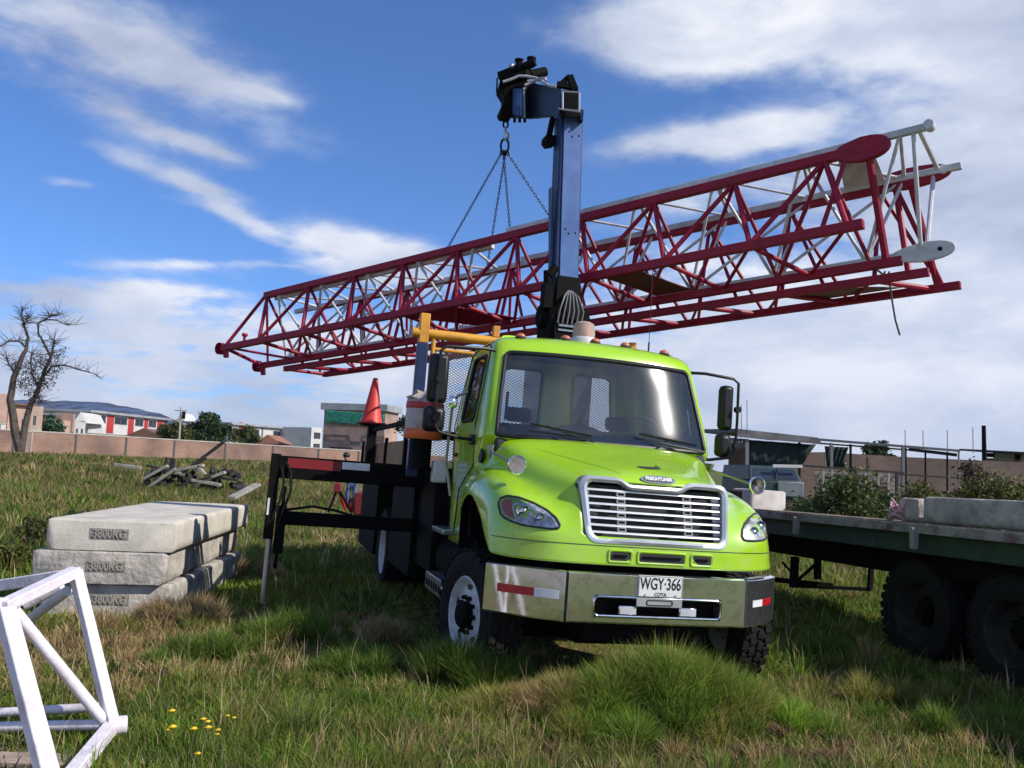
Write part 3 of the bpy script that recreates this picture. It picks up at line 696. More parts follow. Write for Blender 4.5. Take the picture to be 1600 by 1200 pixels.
# wipers
for x0, x1 in ((-.18, -.72), (.86, .22)):
    w = MB().path([(x0, -.01 + .06 * x0 * x0, 1.975), ((x0 + x1) * .42, .045, 2.02), ((x0 + x1) / 2, .078, 2.05)], .009, 6).build('wiper', PLASTIC, cab)
    c = V((x0 + x1) / 2, .085, 2.055); MB().bar(c + V(.27, -.012, -.03), c + V(-.27, .012, .03), .012, .02).build('wiper_blade', RUBBER, w)
# roof lights, beacon, aerials
cbv = BVHTree.FromBMesh(cb)
def rz(x, y):
    h = cbv.ray_cast(V(x, y, 4), V(0, 0, -1)); return h[0].z if h[0] else 2.9
for x in (-.72, -.29, 0.0, .30, .70):
    z = rz(x, .62)
    l = MB().lathe([(.052, -.01), (.05, .008), (.001, .009)], (x, .62, z), (0, 0, 1), 20).build('marker_base', SMOKE, cab)
    MB().ball((x, .62, z + .012), .040, (1.15, 1.15, .8), 16, 8).build('marker_light', AMBER, l)
bc = V(.0, .95, 2.94)
be = MB().lathe([(.13, 0), (.13, .05), (.115, .07), (.001, .071)], bc, (0, 0, 1), 28).build('beacon', WGAL, cab)
MB().lathe([(.108, .068), (.108, .16), (.095, .205), (.06, .225), (.001, .23)], bc, (0, 0, 1), 28).build('beacon_dome', glass('beacon_shell', (.95, .82, .72), .08, .08, .35, (.75, .6, .5)), be)
MB().tube(bc + V(0, 0, .075), bc + V(0, 0, .19), .066, n=20).build('beacon_core', mat('beacon_amber', (.75, .23, .07), .4), be)
MB().path([(.62, .8, 2.88), (.62, .8, 3.02)], .009, 6).path([(.62, .8, 3.02), (.625, .83, 3.75)], .0035, 5).build('aerial', PLASTIC, cab)
MB().lathe([(.05, 0), (.05, .04), (.001, .045)], (.74, .8, 2.875), (0, 0, 1), 14).build('roof_stud', SILVER, cab)
# air horns / round spot mirrors on the hood
for sx, tip in ((-1, V(-.985, -.50, 1.725)), (1, V(1.14, -.42, 1.715))):
    b0 = V(sx * 1.02, .22, 1.83)
    h = MB().path([b0, b0.lerp(tip, .5) + V(0, 0, .0), tip + V(0, .05, 0)], .011, 8).build('hood_mirror', STEEL, hood)
    MB().lathe([(.001, .075), (.045, .06), (.070, .02), (.075, -.005), (.068, -.012), (.066, -.004), (.001, -.002)], tip, (0, 1, .05), 28).build('mirror_dish', CHROME, h)
    MB().prism([b0 + V(sx * .012, -.09, .05), b0 + V(sx * .012, .12, .06), b0 + V(sx * .012, .0, -.06)], (-sx * .02, 0, 0)).build('mirror_foot', STEEL, h, bevel=.004)
    MB().tube(V(sx * 1.035, .42, 1.79), V(sx * 1.06, .42, 1.79), .065, n=20).build('hood_latch', PLASTIC, h)
# big side mirrors
for sx in (-1, 1):
    xa, xo = sx * .985, (-1.47 if sx < 0 else 1.41)
    xh = -1.465 if sx < 0 else 1.325; hw_ = .088 if sx < 0 else .062
    mm = MB().path([(xa - sx * .03, .56, 2.735), (sx * 1.08, .50, 2.735), (xo - sx * .05, .46, 2.71), (xo, .45, 2.67), (xo + sx * .01, .46, 2.3), (xo, .46, 2.02), (xo - sx * .04, .47, 1.965), (sx * 1.2, .55, 1.93), (sx * 1.06, .62, 1.93)], .0145, 8).build('side_mirror', PLASTIC, cab)
    k = MB().box(xh - hw_, xh + hw_, .47, .58, 2.22, 2.645).build('mirror_head', PLASTIC, mm, bevel=.035)
    MB().box(xh - hw_ + .015, xh + hw_ - .015, .585, .588, 2.26, 2.61).build('mirror_glass', CHROME, mm)
    MB().box(xh - hw_ - .015, xh + hw_, .47, .60, 1.965, 2.185).build('convex_mirror_head', PLASTIC, mm, bevel=.045)
    for z in (2.42, 2.08): MB().tube((xo, .42, z), (xo, .47, z), .03, n=14).build('mirror_clamp', PLASTIC, mm)
    MB().box(sx * 1.075 - .035, sx * 1.075 + .035, .56, .70, 1.885, 1.975).build('mirror_bracket', PLASTIC, mm, bevel=.012)
MB().lathe([(.001, .05), (.04, .035), (.062, 0), (.001, -.004)], (-1.36, .34, 2.22), (.75, -.6, .1), 20).build('round_mirror', CHROME, cab)
MB().path([(-1.03, 1.20, 2.40), (-1.12, 1.26, 2.36), (-1.15, 1.34, 2.28), (-1.15, 1.42, 1.70), (-1.12, 1.42, 1.60), (-1.08, 1.42, 1.40)], .014, 8).build('grab_bar', STEEL, cab)

# --- bumper
BCH = mat('worn_chrome', (.86, .87, .88), .08, .96, col2=(.58, .57, .54), scale=13, bump=.04, bscale=6, contrast=(.30, .48), detail=9)
def strip(pts, z0, z1, th=.06, r=.03):
    prof = [(0, z0), (-.008, z0 + .01), (-.012, z0 + r), (-.012, z1 - r), (-.006, z1 - .008), (.02, z1), (.02 + th, z1), (.02 + th, z0), (.0, z0)]
    vs = []; fs = []; q = len(prof)
    for i, (x, y) in enumerate(pts):
        a = V(*pts[max(0, i - 1)], 0); b = V(*pts[min(len(pts) - 1, i + 1)], 0); d = (b - a).normalized(); nrm = V(-d.y, d.x, 0)
        for o, z in prof: vs.append(V(x, y, z) + nrm * o)
    for i in range(len(pts) - 1):
        for a in range(q - 1): fs.append((i * q + a, i * q + a + 1, (i + 1) * q + a + 1, (i + 1) * q + a))
    fs += [tuple(range(q)), tuple(range((len(pts) - 1) * q, len(pts) * q))]
    return MB().add(vs, fs)
BZ0, BZ1 = .645, 1.0
def by(x):
    ax = abs(x)
    return -1.05 + .012 * ax * ax if ax <= .70 else -1.044 + .55 * (ax - .70) + .55 * (ax - .70) ** 2
# centre piece with a real recess for the lamps and the plate
xs = [-.70 + 1.4 * i / 28 for i in range(29)]
z0r, z1r, xr = .70, .835, .50
bump = MB()
def bgrid(x0, x1, za, zb, nx=14):
    pr = []; 
    for i in range(nx + 1):
        x = x0 + (x1 - x0) * i / nx; pr.append((x, by(x)))
    return strip(pr, za, zb, .05, .012)
bm_ = bgrid(-.70, -xr, BZ0, BZ1, 4); bump.add(bm_.v, bm_.f)
bm_ = bgrid(xr, .70, BZ0, BZ1, 4); bump.add(bm_.v, bm_.f)
bm_ = bgrid(-xr, xr, z1r, BZ1, 16); bump.add(bm_.v, bm_.f)
bm_ = bgrid(-xr, xr, BZ0, z0r, 16); bump.add(bm_.v, bm_.f)
bumper = bump.build('bumper', BCH, truck, ang=9)
for sx in (-1, 1):
    pts = [(sx * (.712 + .485 * i / 12), by(.712 + .485 * i / 12)) for i in range(13)]
    if sx < 0: pts = pts[::-1]
    strip(pts, BZ0, BZ1, .05, .012).build('bumper_end', BCH, bumper, ang=9)
    MB().box(sx * .706 - .004, sx * .706 + .004, by(.706) - .006, by(.706) + .05, BZ0, BZ1).build('bumper_joint', SMOKE, bumper)
    # reflective tape
    a, b_, c2 = (.80, .955, 1.06) if sx < 0 else (.86, .97, 1.09)
    zz = (.80, .86) if sx < 0 else (.79, .84)
    segs = ((.75, .90, WHR), (.90, 1.12, REDR)) if sx < 0 else ((.80, .94, WHR), (.94, 1.10, REDR))
    for xa_, xb_, mt in segs:
        vs = []; nn = 8
        for i_ in range(nn + 1):
            x = xa_ + (xb_ - xa_) * i_ / nn; y = by(x) - .0165 - .30 * .012 * 0
            d = V(1, (by(x + .01) - by(x - .01)) / .02, 0).normalized(); nrm = V(d.y, -d.x, 0)
            p_ = V(x, by(x), 0) + nrm * .0145; p2_ = V(x, by(x), 0) + nrm * .011
            for pp, z in ((p_, zz[0]), (p_, zz[1]), (p2_, zz[1]), (p2_, zz[0])): vs.append(V(sx * pp.x, pp.y, z))
        fs = [tuple([0, 1, 2, 3]), tuple([nn * 4 + k for k in range(4)])]
        for i_ in range(nn):
            for a in range(4): fs.append((i_ * 4 + a, i_ * 4 + (a + 1) % 4, i_ * 4 + 4 + (a + 1) % 4, i_ * 4 + 4 + a))
        MB().add(vs, fs).build('reflective_tape', mt, bumper)
MB().path([V(x, by(x) - .014, z) for x, z in rr(-xr, xr, z0r, z1r, .035, 5)], .009, 6, closed=True).build('recess_rim', CHROME, bumper)
MB().box(-xr - .01, xr + .01, -.94, -.93, BZ0 + .02, .9).build('recess_back', BLACK, bumper)
for x in (-.40, .42): MB().lathe([(.045, .02), (.05, 0), (.035, -.01), (.03, .0), (.001, .01)], (x, -.96, .77), (0, 1, 0), 20).build('tow_eye', BLACK, bumper)
for x in (-.235, .24):
    f_ = MB().box(x - .07, x + .07, -1.055, -.99, .712, .775).build('fog_lamp', CHROME, bumper, bevel=.006)
    MB().box(x - .062, x + .062, -1.060, -1.056, .718, .769).build('fog_lens', WGAL, f_)
lp = MB().box(-.176, .176, -1.078, -1.070, .845, 1.0).build('license_plate', WHITE, bumper, bevel=.003)
for x0, x1, z0, z1 in ((-.172, .172, .993, .996), (-.172, .172, .848, .851), (-.172, -.169, .851, .993), (.169, .172, .851, .993)): MB().box(x0, x1, -1.0795, -1.0775, z0, z1).build('plate_border', LETTER, lp)
MX = Matrix.Translation(V(0, -1.079, .938)) @ Matrix.Rotation(rad(90), 4, 'X')
text_mesh('plate_number', 'WGY\u00b7366', .118, MX, LETTER, lp, .0012, .66, .0012)
text_mesh('plate_town', 'COTA', .036, Matrix.Translation(V(0, -1.079, .866)) @ Matrix.Rotation(rad(90), 4, 'X'), LETTER, lp, .0012, .95, .0004)
for x in (-.12, .12):
    for z in (.984, .862): MB().tube((x, -1.083, z), (x, -1.076, z), .006, n=8).build('plate_screw', STEEL, lp)
ph = MB().box(-.18, .18, -1.074, -1.062, .775, .842).build('plate_holder', SILVER, bumper, bevel=.004)
MB().path([V(x, -1.077, z) for x, z in rr(-.10, .10, .79, .825, .012, 4)], .004, 6, closed=True).build('holder_slot', SMOKE, ph)

# --- chassis, engine block, inner wings
MB().box(-.46, -.34, -.85, 8.1, .78, 1.02).box(.34, .46, -.85, 8.1, .78, 1.02).box(-.66, .66, -.60, .9, .98, 1.45).box(-.45, .45, -.60, 1.4, .42, .98).box(-.80, .80, -.16, .16, .38, .62).box(-.5, .5, -.9, -.3, .50, .80).box(-.3, .3, 1.4, 6.0, .4, .8).build('chassis', BLACK, truck)
for sx in (-1, 1):
    MB().box(sx * .62 - .02, sx * .62 + .02, -.60, .72, .70, 1.50).box(min(sx * .6, sx * 1.14), max(sx * .6, sx * 1.14), .60, .64, .55, 1.5).box(min(sx * .6, sx * 1.10), max(sx * .6, sx * 1.10), -.30, .62, 1.40, 1.42).build('inner_wing', BLACK, truck)
    MB().tube((0, 0, .53), (sx * .85, 0, .53), .09, .09, 12).build('axle', BLACK, truck)

def wheel(loc, steer, name='wheel', sx=-1, dual=False, rimm=RIMW, R=.53, wd=.29, hubc=True, parent=None):
    loc = (loc[0], loc[1], loc[2] - (.53 - R if R == .51 else 0)); M = Matrix.Translation(V(*loc)) @ Matrix.Rotation(steer, 4, 'Z')
    hw = wd / 2
    prof = [(R * .60, -hw * .88), (R * .66, -hw * .98), (R * .80, -hw * 1.04), (R * .92, -hw * .99), (R * .985, -hw * .86), (R, -hw * .6), (R * 1.003, 0), (R, hw * .6), (R * .985, hw * .86), (R * .92, hw * .99), (R * .80, hw * 1.04), (R * .66, hw * .98), (R * .60, hw * .88)]
    m = MB().lathe(prof, (0, 0, 0), (1, 0, 0), 56, closed=True)
    nt_ = 34
    for i in range(nt_):
        a = 2 * math.pi * i / nt_
        for j, (xx, da) in enumerate(((-.76, 0), (-.26, .5), (.26, 0), (.76, .5))):
            t = a + da * 2 * math.pi / nt_; c, s = math.cos(t), math.sin(t)
            Rm = Matrix.Translation(V(xx * hw, c * (R + .004), s * (R + .004))) @ Matrix.Rotation(t, 4, 'X') @ Matrix.Rotation(rad(12 if j % 2 else -12), 4, 'Y')
            m.box(-hw * .20, hw * .20, -.010, .012, -.030, .030, Rm)
    m.v = [tuple(M @ V(*q)) for q in m.v]
    tire = m.build(name, RUBBER, parent or truck, ang=30)
    s = sx
    if dual: m = MB().lathe([(R * .60, s * hw * .9), (R * .57, s * hw * .82), (R * .53, s * hw * .4), (R * .47, -s * hw * .2), (R * .30, -s * hw * .45), (.001, -s * hw * .45)], (0, 0, 0), (1, 0, 0), 40)
    else: m = MB().lathe([(R * .60, s * hw * .86), (R * .575, s * hw * .94), (R * .55, s * hw * .86), (R * .52, s * hw * .55), (R * .49, s * hw * .45), (R * .42, s * hw * .62), (R * .33, s * hw * .66), (.001, s * hw * .66)], (0, 0, 0), (1, 0, 0), 40)
    m.v = [tuple(M @ V(*q)) for q in m.v]
    rim = m.build('rim', rimm, tire, ang=30)
    if hubc:
        x = s * hw * (.66 if not dual else -.45)
        m = MB().lathe([(R * .21, x), (R * .21, x + s * .055), (R * .17, x + s * .075), (.001, x + s * .078)], (0, 0, 0), (1, 0, 0), 20)
        for i in range(10):
            t = 2 * math.pi * i / 10; c, sn = math.cos(t), math.sin(t)
            m.tube((x, c * R * .27, sn * R * .27), (x + s * .04, c * R * .27, sn * R * .27), .021, .017, 6)
        m.v = [tuple(M @ V(*q)) for q in m.v]; m.build('hub', BLACK, rim)
        if not dual:
            for i in range(5):
                m = MB(); t = 2 * math.pi * (i + .25) / 5; c, sn = math.cos(t), math.sin(t); rr_ = R * .43
                Mh = Matrix.Translation(V(s * hw * .62, c * rr_, sn * rr_)) @ Matrix.Rotation(t, 4, 'X')
                m.add([Mh @ V(s * .006, math.cos(q) * .026, math.sin(q) * .045) for q in [2 * math.pi * k / 12 for k in range(12)]], [tuple(range(12))])
                m.v = [tuple(M @ V(*q)) for q in m.v]; m.build('hand_hole', LETTER, rim)
    return tire
wheel((-1.07, 0.0, .53), rad(11), sx=-1, R=.51)
wheel((1.07, 0.0, .53), rad(9), sx=1, R=.51)
for x in (-1.06, -.74): wheel((x, 5.0, .53), 0, sx=-1, dual=x == -1.06, hubc=x == -1.06)
for x in (1.06, .74): wheel((x, 5.0, .53), 0, sx=1, dual=x == 1.06, hubc=False)

# --- steps, tanks, boxes and bed
st = MB().box(-1.22, -.75, .82, 1.62, .50, .66).build('cab_step', STEEL, truck, bevel=.01)
m = MB()
for i in range(6): m.box(-1.225, -1.219, .88 + i * .12, .94 + i * .12, .54, .60)
m.build('step_grip', BLACK, st)
MB().box(-1.20, -.95, 1.05, 1.60, 1.05, 1.10).build('upper_step', STEEL, truck, bevel=.01)
MB().tube((-.85, .85, .78), (-.85, 1.7, .78), .27, n=24).build('fuel_tank', BLACK, truck)
MB().box(-1.16, -.5, 1.78, 3.5, .62, 1.62).build('equipment_box', BLACK, truck, bevel=.01)
MB().box(-1.22, -.6, 2.65, 4.25, .46, 1.46).build('tool_box', BLACK, truck, bevel=.01)
MB().box(-1.22, -.6, 5.75, 7.7, .38, 1.46).build('tool_box', BLACK, truck, bevel=.01)
MB().box(.55, 1.2, 1.3, 4.2, .5, 1.5).build('tool_box', BLACK, truck, bevel=.01)
bed = MB().box(-1.22, 1.22, 2.75, 8.2, 1.46, 1.62).build('flatbed', BLACK, truck, bevel=.008)
MB().box(-1.225, -1.20, 3.5, 8.0, 1.63, 1.96).build('side_board', PLANK, bed)
MB().box(1.20, 1.225, 3.5, 8.0, 1.63, 1.96).build('side_board', PLANK, bed)
for y in (3.5, 5.2, 8.05):
    for sx in (-1, 1): MB().box(sx * 1.235 - .02, sx * 1.235 + .02, y - .04, y + .04, 1.46, 2.02).build('stake', BLACK, bed)
MB().box(-1.36, -1.24, 6.35, 6.55, 1.40, 2.21).build('rear_post', BLACK, bed)
MB().box(-1.47, -1.17, 6.28, 6.62, 2.213, 2.24).build('post_shelf', BLACK, bed)
MB().bar((-1.27, 2.4, 2.16), (-1.29, 6.35, 2.16), .06, .05).build('rail', BLACK, bed)
# headache rack
rk = MB().tube((-1.50, 2.0, 3.035), (-.50, 2.0, 3.035), .052, n=14).tube((-.5, 2.0, 3.035), (1.05, 2.0, 3.035), .052, n=14).build('headache_rack', YEL, truck)
MB().box(-1.43, -1.33, 1.95, 2.05, 2.93, 3.24).build('rack_head', YEL, rk, bevel=.008)
MB().box(-1.435, -1.325, 1.95, 2.06, 1.55, 2.93).build('rack_post', NAVY, rk, bevel=.008)
for x in (-.61, .955): MB().box(x - .035, x + .035, 1.965, 2.035, 3.08, 3.20).build('rack_stub', YEL, rk, bevel=.006)
for x in (-1.27, .98): MB().tube((x, 2.0, 1.7), (x, 2.0, 3.0), .025, n=10).build('rack_upright', YEL, rk)
MB().tube((-1.28, 2.0, 2.88), (1.0, 2.0, 2.88), .022, n=10).build('rack_tube', YEL, rk)
MB().box(-1.3, 1.02, 1.98, 2.02, 1.95, 2.04).build('rack_rail', BLACK, rk)
m = MB(); x0, x1, z0, z1, pt = -1.25, .97, 1.66, 2.87, .046; sl = .62
x = x0 - (z1 - z0) / sl
while x < x1 + (z1 - z0) / sl:
    for d in (1, -1):
        # segment x = x + d*(z-z0)/sl
        za, zb = z0, z1
        xa, xb = (x, x + (z1 - z0) / sl) if d > 0 else (x + (z1 - z0) / sl, x)
        # clip
        pa, pb = V(xa, 0, z0), V(xb, 0, z1); ts = [0, 1]; dx = xb - xa
        t0, t1 = sorted(((x0 - xa) / dx, (x1 - xa) / dx)); t0, t1 = max(0, t0), min(1, t1)
        if t1 - t0 > .01:
            a, b = pa.lerp(pb, t0), pa.lerp(pb, t1); y = 1.985 if d > 0 else 1.993
            m.bar((a.x, y, a.z), (b.x, y, b.z), .005, .008, up=V(0, 1, 0))
    x += pt
m.build('rack_mesh', mat('mesh_wire', (.10, .10, .11), .5), rk)
wl = tl(686, 737, 1.75)
MB().box(wl.x - .075, wl.x + .075, 1.68, 1.80, wl.z - .11, wl.z + .11).build('side_lamp', WHITE, truck, bevel=.02)

# --- outriggers
def outrigger(sx):
    og = MB().box(min(sx * .5, sx * 2.70), max(sx * .5, sx * 2.70), 2.5, 2.72, 1.43, 1.665).build('outrigger', BLACK, truck, bevel=.01)
    if sx > 0: return
    MB().box(-2.60, -2.05, 2.494, 2.499, 1.545, 1.645).build('red_tape', mat('shaded_red_tape', (.22, .008, .012), .5), og)  # tape red darkened to hold the half shade on the beam
    MB().box(-2.04, -1.75, 2.494, 2.499, 1.57, 1.645).build('white_tape', WHR, og)
    jk = MB().box(-2.77, -2.67, 2.5, 2.64, .80, 1.68).build('jack', BLACK, og, bevel=.008)
    MB().tube((-2.705, 2.57, .14), (-2.705, 2.57, .85), .03, n=14).build('jack_rod', STEEL, jk)
    MB().lathe([(.05, 0), (.06, .03), (.03, .06), (.001, .061)], (-2.705, 2.57, .08), (0, 0, 1), 14).build('jack_foot', BLACK, jk)
    MB().bar((-2.62, 2.56, .5), (-2.60, 2.56, 1.35), .035).box(-2.66, -2.56, 2.50, 2.60, .66, 1.15).build('jack_valve', BLACK, jk)
    MB().path([(-2.62, 2.52, 1.62), (-2.56, 2.46, 1.50), (-2.54, 2.46, 1.3), (-2.60, 2.48, 1.1), (-2.64, 2.5, .9)], .014, 6).build('hose', RUBBER, jk)
    MB().path([(-2.66, 2.50, 1.55), (-2.62, 2.44, 1.40), (-2.64, 2.46, 1.2), (-2.7, 2.5, 1.02)], .012, 6).build('hose', RUBBER, jk)
    MB().box(-2.76, -2.74, 2.46, 2.5, 1.05, 1.22).build('jack_label', WHR, jk)
    MB().box(-2.62, -1.2, 2.56, 2.66, .95, 1.09).build('lower_beam', BLACK, og, bevel=.01)
    MB().path([(-2.6, 2.55, 1.10), (-2.3, 2.52, 1.16), (-2.05, 2.52, 1.13), (-1.85, 2.54, 1.08)], .016, 6).build('hose', RUBBER, og)
outrigger(-1); outrigger(1)

# --- crane column, built in the truck frame
cr = MB().box(-.05, .55, 2.1, 2.75, 1.3, 2.95).lathe([(.36, 1.5), (.36, 1.9), (.26, 2.1), (.26, 2.9)], (.27, 2.42, 0), (0, 0, 1), 24).build('crane_column', NAVY, truck, bevel=.015)
NAVYD = mat('dark_navy', (.010, .014, .035), .4, col2=(.006, .008, .018), scale=5)
bx0, bx1 = .065, .335                                   # boom sides at the top
bo = MB().hexa([V(.13, 2.36, 3.0), V(.44, 2.36, 3.0), V(.44, 2.62, 3.0), V(.13, 2.62, 3.0), V(bx0 - .02, 2.36, 5.86), V(bx1 - .02, 2.36, 5.86), V(bx1 - .02, 2.62, 5.86), V(bx0 - .02, 2.62, 5.86)]).build('boom', NAVY, cr, bevel=.02)
MB().hexa([V(.165, 2.345, 3.9), V(.385, 2.345, 3.9), V(.385, 2.356, 3.9), V(.165, 2.356, 3.9), V(.080, 2.345, 5.84), V(.282, 2.345, 5.84), V(.282, 2.356, 5.84), V(.080, 2.356, 5.84)]).build('boom_plate', NAVYL, bo, bevel=.003)
MB().bar((.115, 2.46, 3.7), (.02, 2.46, 4.95), .03, .1, up=V(0, 1, 0)).build('boom_flange', NAVY, bo)
for zz in (5.56, 4.42):
    for k, (dx, dz) in enumerate(((-.06, .05), (-.015, 0.0), (.065, .02))):
        xc = .20 + (5.86 - zz) * .035; MB().ball((xc + dx, 2.343, zz + dz), .012, (1, .6, 1), 8, 6).build('bolt', LETTER, bo)
ba = MB().box(.05, .12, 2.25, 2.7, 3.0, 3.55).box(.45, .52, 2.25, 2.7, 3.0, 3.55)
ba.tube((-.02, 2.45, 3.45), (.08, 2.45, 3.45), .13, n=20).tube((.48, 2.45, 3.40), (.56, 2.45, 3.40), .14, n=20).box(.10, .46, 2.20, 2.36, 2.95, 3.42).hexa([V(.11,2.24,3.42),V(.45,2.24,3.42),V(.45,2.345,3.42),V(.11,2.345,3.42),V(.13,2.32,3.92),V(.40,2.32,3.92),V(.40,2.345,3.92),V(.13,2.345,3.92)])
kn = ba.build('boom_foot', BLACK, cr, bevel=.008)
MB().box(.14, .43, 2.185, 2.2, 3.32, 3.345).box(.14, .43, 2.185, 2.2, 3.27, 3.29).build('foot_trim', STEEL, kn)
for k in range(6):
    x = .12 + k * .055; MB().path([(x, 2.17, 3.35), (x + .01, 2.14, 3.5), (.27 + (x - .27) * .6, 2.16, 3.66), (.27 + (x - .27) * .15, 2.25, 3.74)], .010, 6).build('hose', mat('hose_grey', (.16, .16, .17), .5), kn)
for k in range(7): MB().tube((.13 + k * .045, 2.19, 3.06), (.13 + k * .045, 2.19, 3.11), .011, n=8).build('fitting', mat('brass', (.5, .42, .14), .35, .8), kn)
MB().tube((.04, 2.34, 3.6), (.0, 2.30, 3.95), .045, n=14).box(-.03, .07, 2.24, 2.40, 3.52, 3.80).tube((.02, 2.3, 3.9), (.10, 2.3, 4.0), .05, n=12).build('cylinder', BLACK, kn)
# knuckle and folded boom, world points from depth, kept in the truck frame
def q3(u, v, Y): return w2t(at(u, v, Y))
Y0 = 9.95
kn2 = MB()
kn2.hexa([q3(873, 183, Y0 - .12), q3(908, 183, Y0 - .12), q3(909, 183, Y0 + .25), q3(874, 183, Y0 + .25), q3(878, 140, Y0 - .05), q3(904, 141, Y0 - .05), q3(903, 141, Y0 + .25), q3(878, 140, Y0 + .25)])
knk = kn2.build('knuckle', BLACK, cr, bevel=.01)
for a, b in (((879, 143), (879, 172)), ((905, 145), (905, 174)), ((879, 143), (905, 145)), ((878, 171), (906, 174)), ((872, 170), (908, 175))):
    MB().tube(q3(*a, Y0 - .18), q3(*b, Y0 - .18), .012, n=8).build('guard', STEEL, knk)
MB().bar(q3(876, 132, Y0), q3(890, 119, Y0), .05).bar(q3(890, 119, Y0), q3(899, 141, Y0), .07).bar(q3(870, 132, Y0), q3(896, 136, Y0), .06).build('linkage', BLACK, knk)
MB().prism([q3(907, 170, Y0), q3(912, 172, Y0), q3(911, 190, Y0), q3(907, 186, Y0)], (0, .1, 0)).build('side_lug', NAVY, knk)
YA, YB = 10.15, 11.2
ar = MB().hexa([q3(877, 182, YA), q3(877, 180, YA + .28), q3(826, 184, YB), q3(826, 187, YB - .28), q3(877, 138, YA), q3(877, 138, YA + .28), q3(826, 131, YB), q3(826, 128, YB - .28)]).build('folded_boom', NAVYD, cr, bevel=.015)
hd = MB().hexa([q3(796, 185, YB), q3(820, 186, YB - .35), q3(846, 186, YB - .1), q3(822, 184, YB + .3), q3(797, 133, YB), q3(820, 135, YB - .35), q3(850, 133, YB - .1), q3(822, 133, YB + .3)]).build('boom_head', NAVYD, cr, bevel=.02)
MB().hexa([q3(799, 178, YB - .05), q3(816, 181, YB - .35), q3(816, 181, YB - .32), q3(799, 178, YB), q3(799, 138, YB - .05), q3(816, 139, YB - .35), q3(816, 139, YB - .32), q3(799, 138, YB)]).build('head_plate', NAVYL, hd)
MB().bar(q3(818.5, 137, YB - .37), q3(819.5, 184, YB - .37), .02).build('head_edge', mat('pale_edge', (.30, .34, .30), .5), hd)
m = MB().prism([q3(u, v, YB - .1) for u, v in ((785, 118), (799, 112), (822, 106), (838, 128), (818, 134), (800, 140), (800, 182), (784, 178), (781, 171), (788, 158), (788, 150), (780, 137))], (.02, .25, 0))
m.build('head_frame', BLACK, hd, bevel=.015)
cy = MB().tube(q3(782, 122, YB - .15), q3(836, 97, YB - .35), .085, .05, 16).tube(q3(790, 128, YB - .2), q3(826, 116, YB - .4), .06, .06, 14).tube(q3(828, 118, YB - .3), q3(852, 112, YB - .2), .07, .06, 14).build('head_cylinder', BLACK, hd)
for u, v in ((811, 100), (830, 97)): MB().lathe([(.045, -.06), (.045, .03), (.06, .035), (.06, .055), (.001, .056)], q3(u, v, YB - .28), (0, 0, 1), 14).build('cylinder_cap', BLACK, cy)
MB().ball(q3(799, 103, YB - .3), .035, n=10).ball(q3(818, 98.5, YB - .3), .03, n=10).build('cylinder_nut', STEEL, cy)
MB().bar(q3(850, 108, YB - .2), q3(852, 118, YB - .2), .03).bar(q3(830, 112, YB - .2), q3(852, 109, YB - .2), .03).build('head_lug', BLACK, hd)
for pts in (((812, 119), (822, 119), (838, 122), (848, 128), (858, 134), (870, 136)), ((786, 128), (796, 125), (806, 121), (812, 118)), ((820, 133), (830, 130), (842, 123), (852, 122), (853, 127)), ((824, 127), (834, 126), (840, 122))):
    n_ = len(pts); MB().path([q3(u, v, YB - .45 - .6 * i / n_ * (u > 840)) for i, (u, v) in enumerate(pts)], .017, 6).build('hose', mat('hose_pale', (.42, .42, .44), .5), hd)
MB().path([q3(u, v, YB) for u, v in ((783, 122), (777, 122), (776, 144), (783, 145))], .012, 6).build('ring_bracket', BLACK, hd)
for u in (804, 812, 820): MB().bar(q3(u, 183, YB - .3), q3(u, 191, YB - .3), .03).build('head_pin', BLACK, hd)
for u in (806, 811): MB().bar(q3(u, 166, YB - .36), q3(u, 186, YB - .36), .012).build('head_rib', LETTER, hd)
MB().bar(q3(864, 184, YA), q3(858, 212, YA), .06).prism([q3(u, v, YA) for u, v in ((853, 211), (869, 211), (869, 224), (857, 226), (852, 219))], (0, .16, 0)).build('boom_stop', BLACK, cr)
HOOKP = at(790, 197, YB - .05)
# ------------------------------------------------------------------ things placed in the world
WOFF = {}
def thing(name, loc, label, cat, group=None):
    loc = V(*loc); e = empty(name, loc); tag(e, label, cat, group); WOFF[e.name] = loc; return e
_build = MB.build
def _b2(s, name, material, parent=None, **kw):
    o = _build(s, name, material, parent, **kw)
    if parent is not None and parent.name in WOFF: o.matrix_parent_inverse = Matrix.Translation(-WOFF[parent.name])
    return o
MB.build = _b2
def solo(mb, name, material, loc, label, cat, group=None, **kw):   # a thing that is one mesh, origin at its base
    loc = V(*loc); mb.v = [tuple(V(*p) - loc) for p in mb.v]
    return tag(_build(mb, name, material, None, loc=loc, **kw), label, cat, group)

# --- cone and jug on the truck
cp = TM @ V(-1.32, 6.45, 2.242)
m = MB().lathe([(.165, .02), (.16, .03), (.035, .70), (.001, .705)], (0, 0, 0), (0, 0, 1), 28)
cone = empty('traffic_cone', cp, TRR, label='faded red traffic cone standing on the post beside the truck bed', cat='traffic cone')
m.build('cone_body', mat('cone_red', (.62, .035, .025), .5, col2=(.52, .04, .03), scale=9), cone); MB().box(-.2, .2, -.2, .2, 0, .025).build('cone_base', mat('cone_foot', (.3, .03, .02), .6), cone, bevel=.008)
jx_ = tl(663, 650, 1.75).x; jp = TM @ V(jx_, 1.75, 1.63)
jug = empty('water_drum', jp, TRR, label='dirty white and orange drum tied to the rack post behind the mirrors', cat='drum')
JW = mat('drum_white', (.52, .44, .40), .5, col2=(.36, .28, .25), scale=7)
MB().lathe([(.001, .30), (.165, .30), (.185, .34), (.185, .68), (.16, .72), (.001, .73)], (0, 0, 0), (0, 0, 1), 28).build('drum_body', JW, jug)
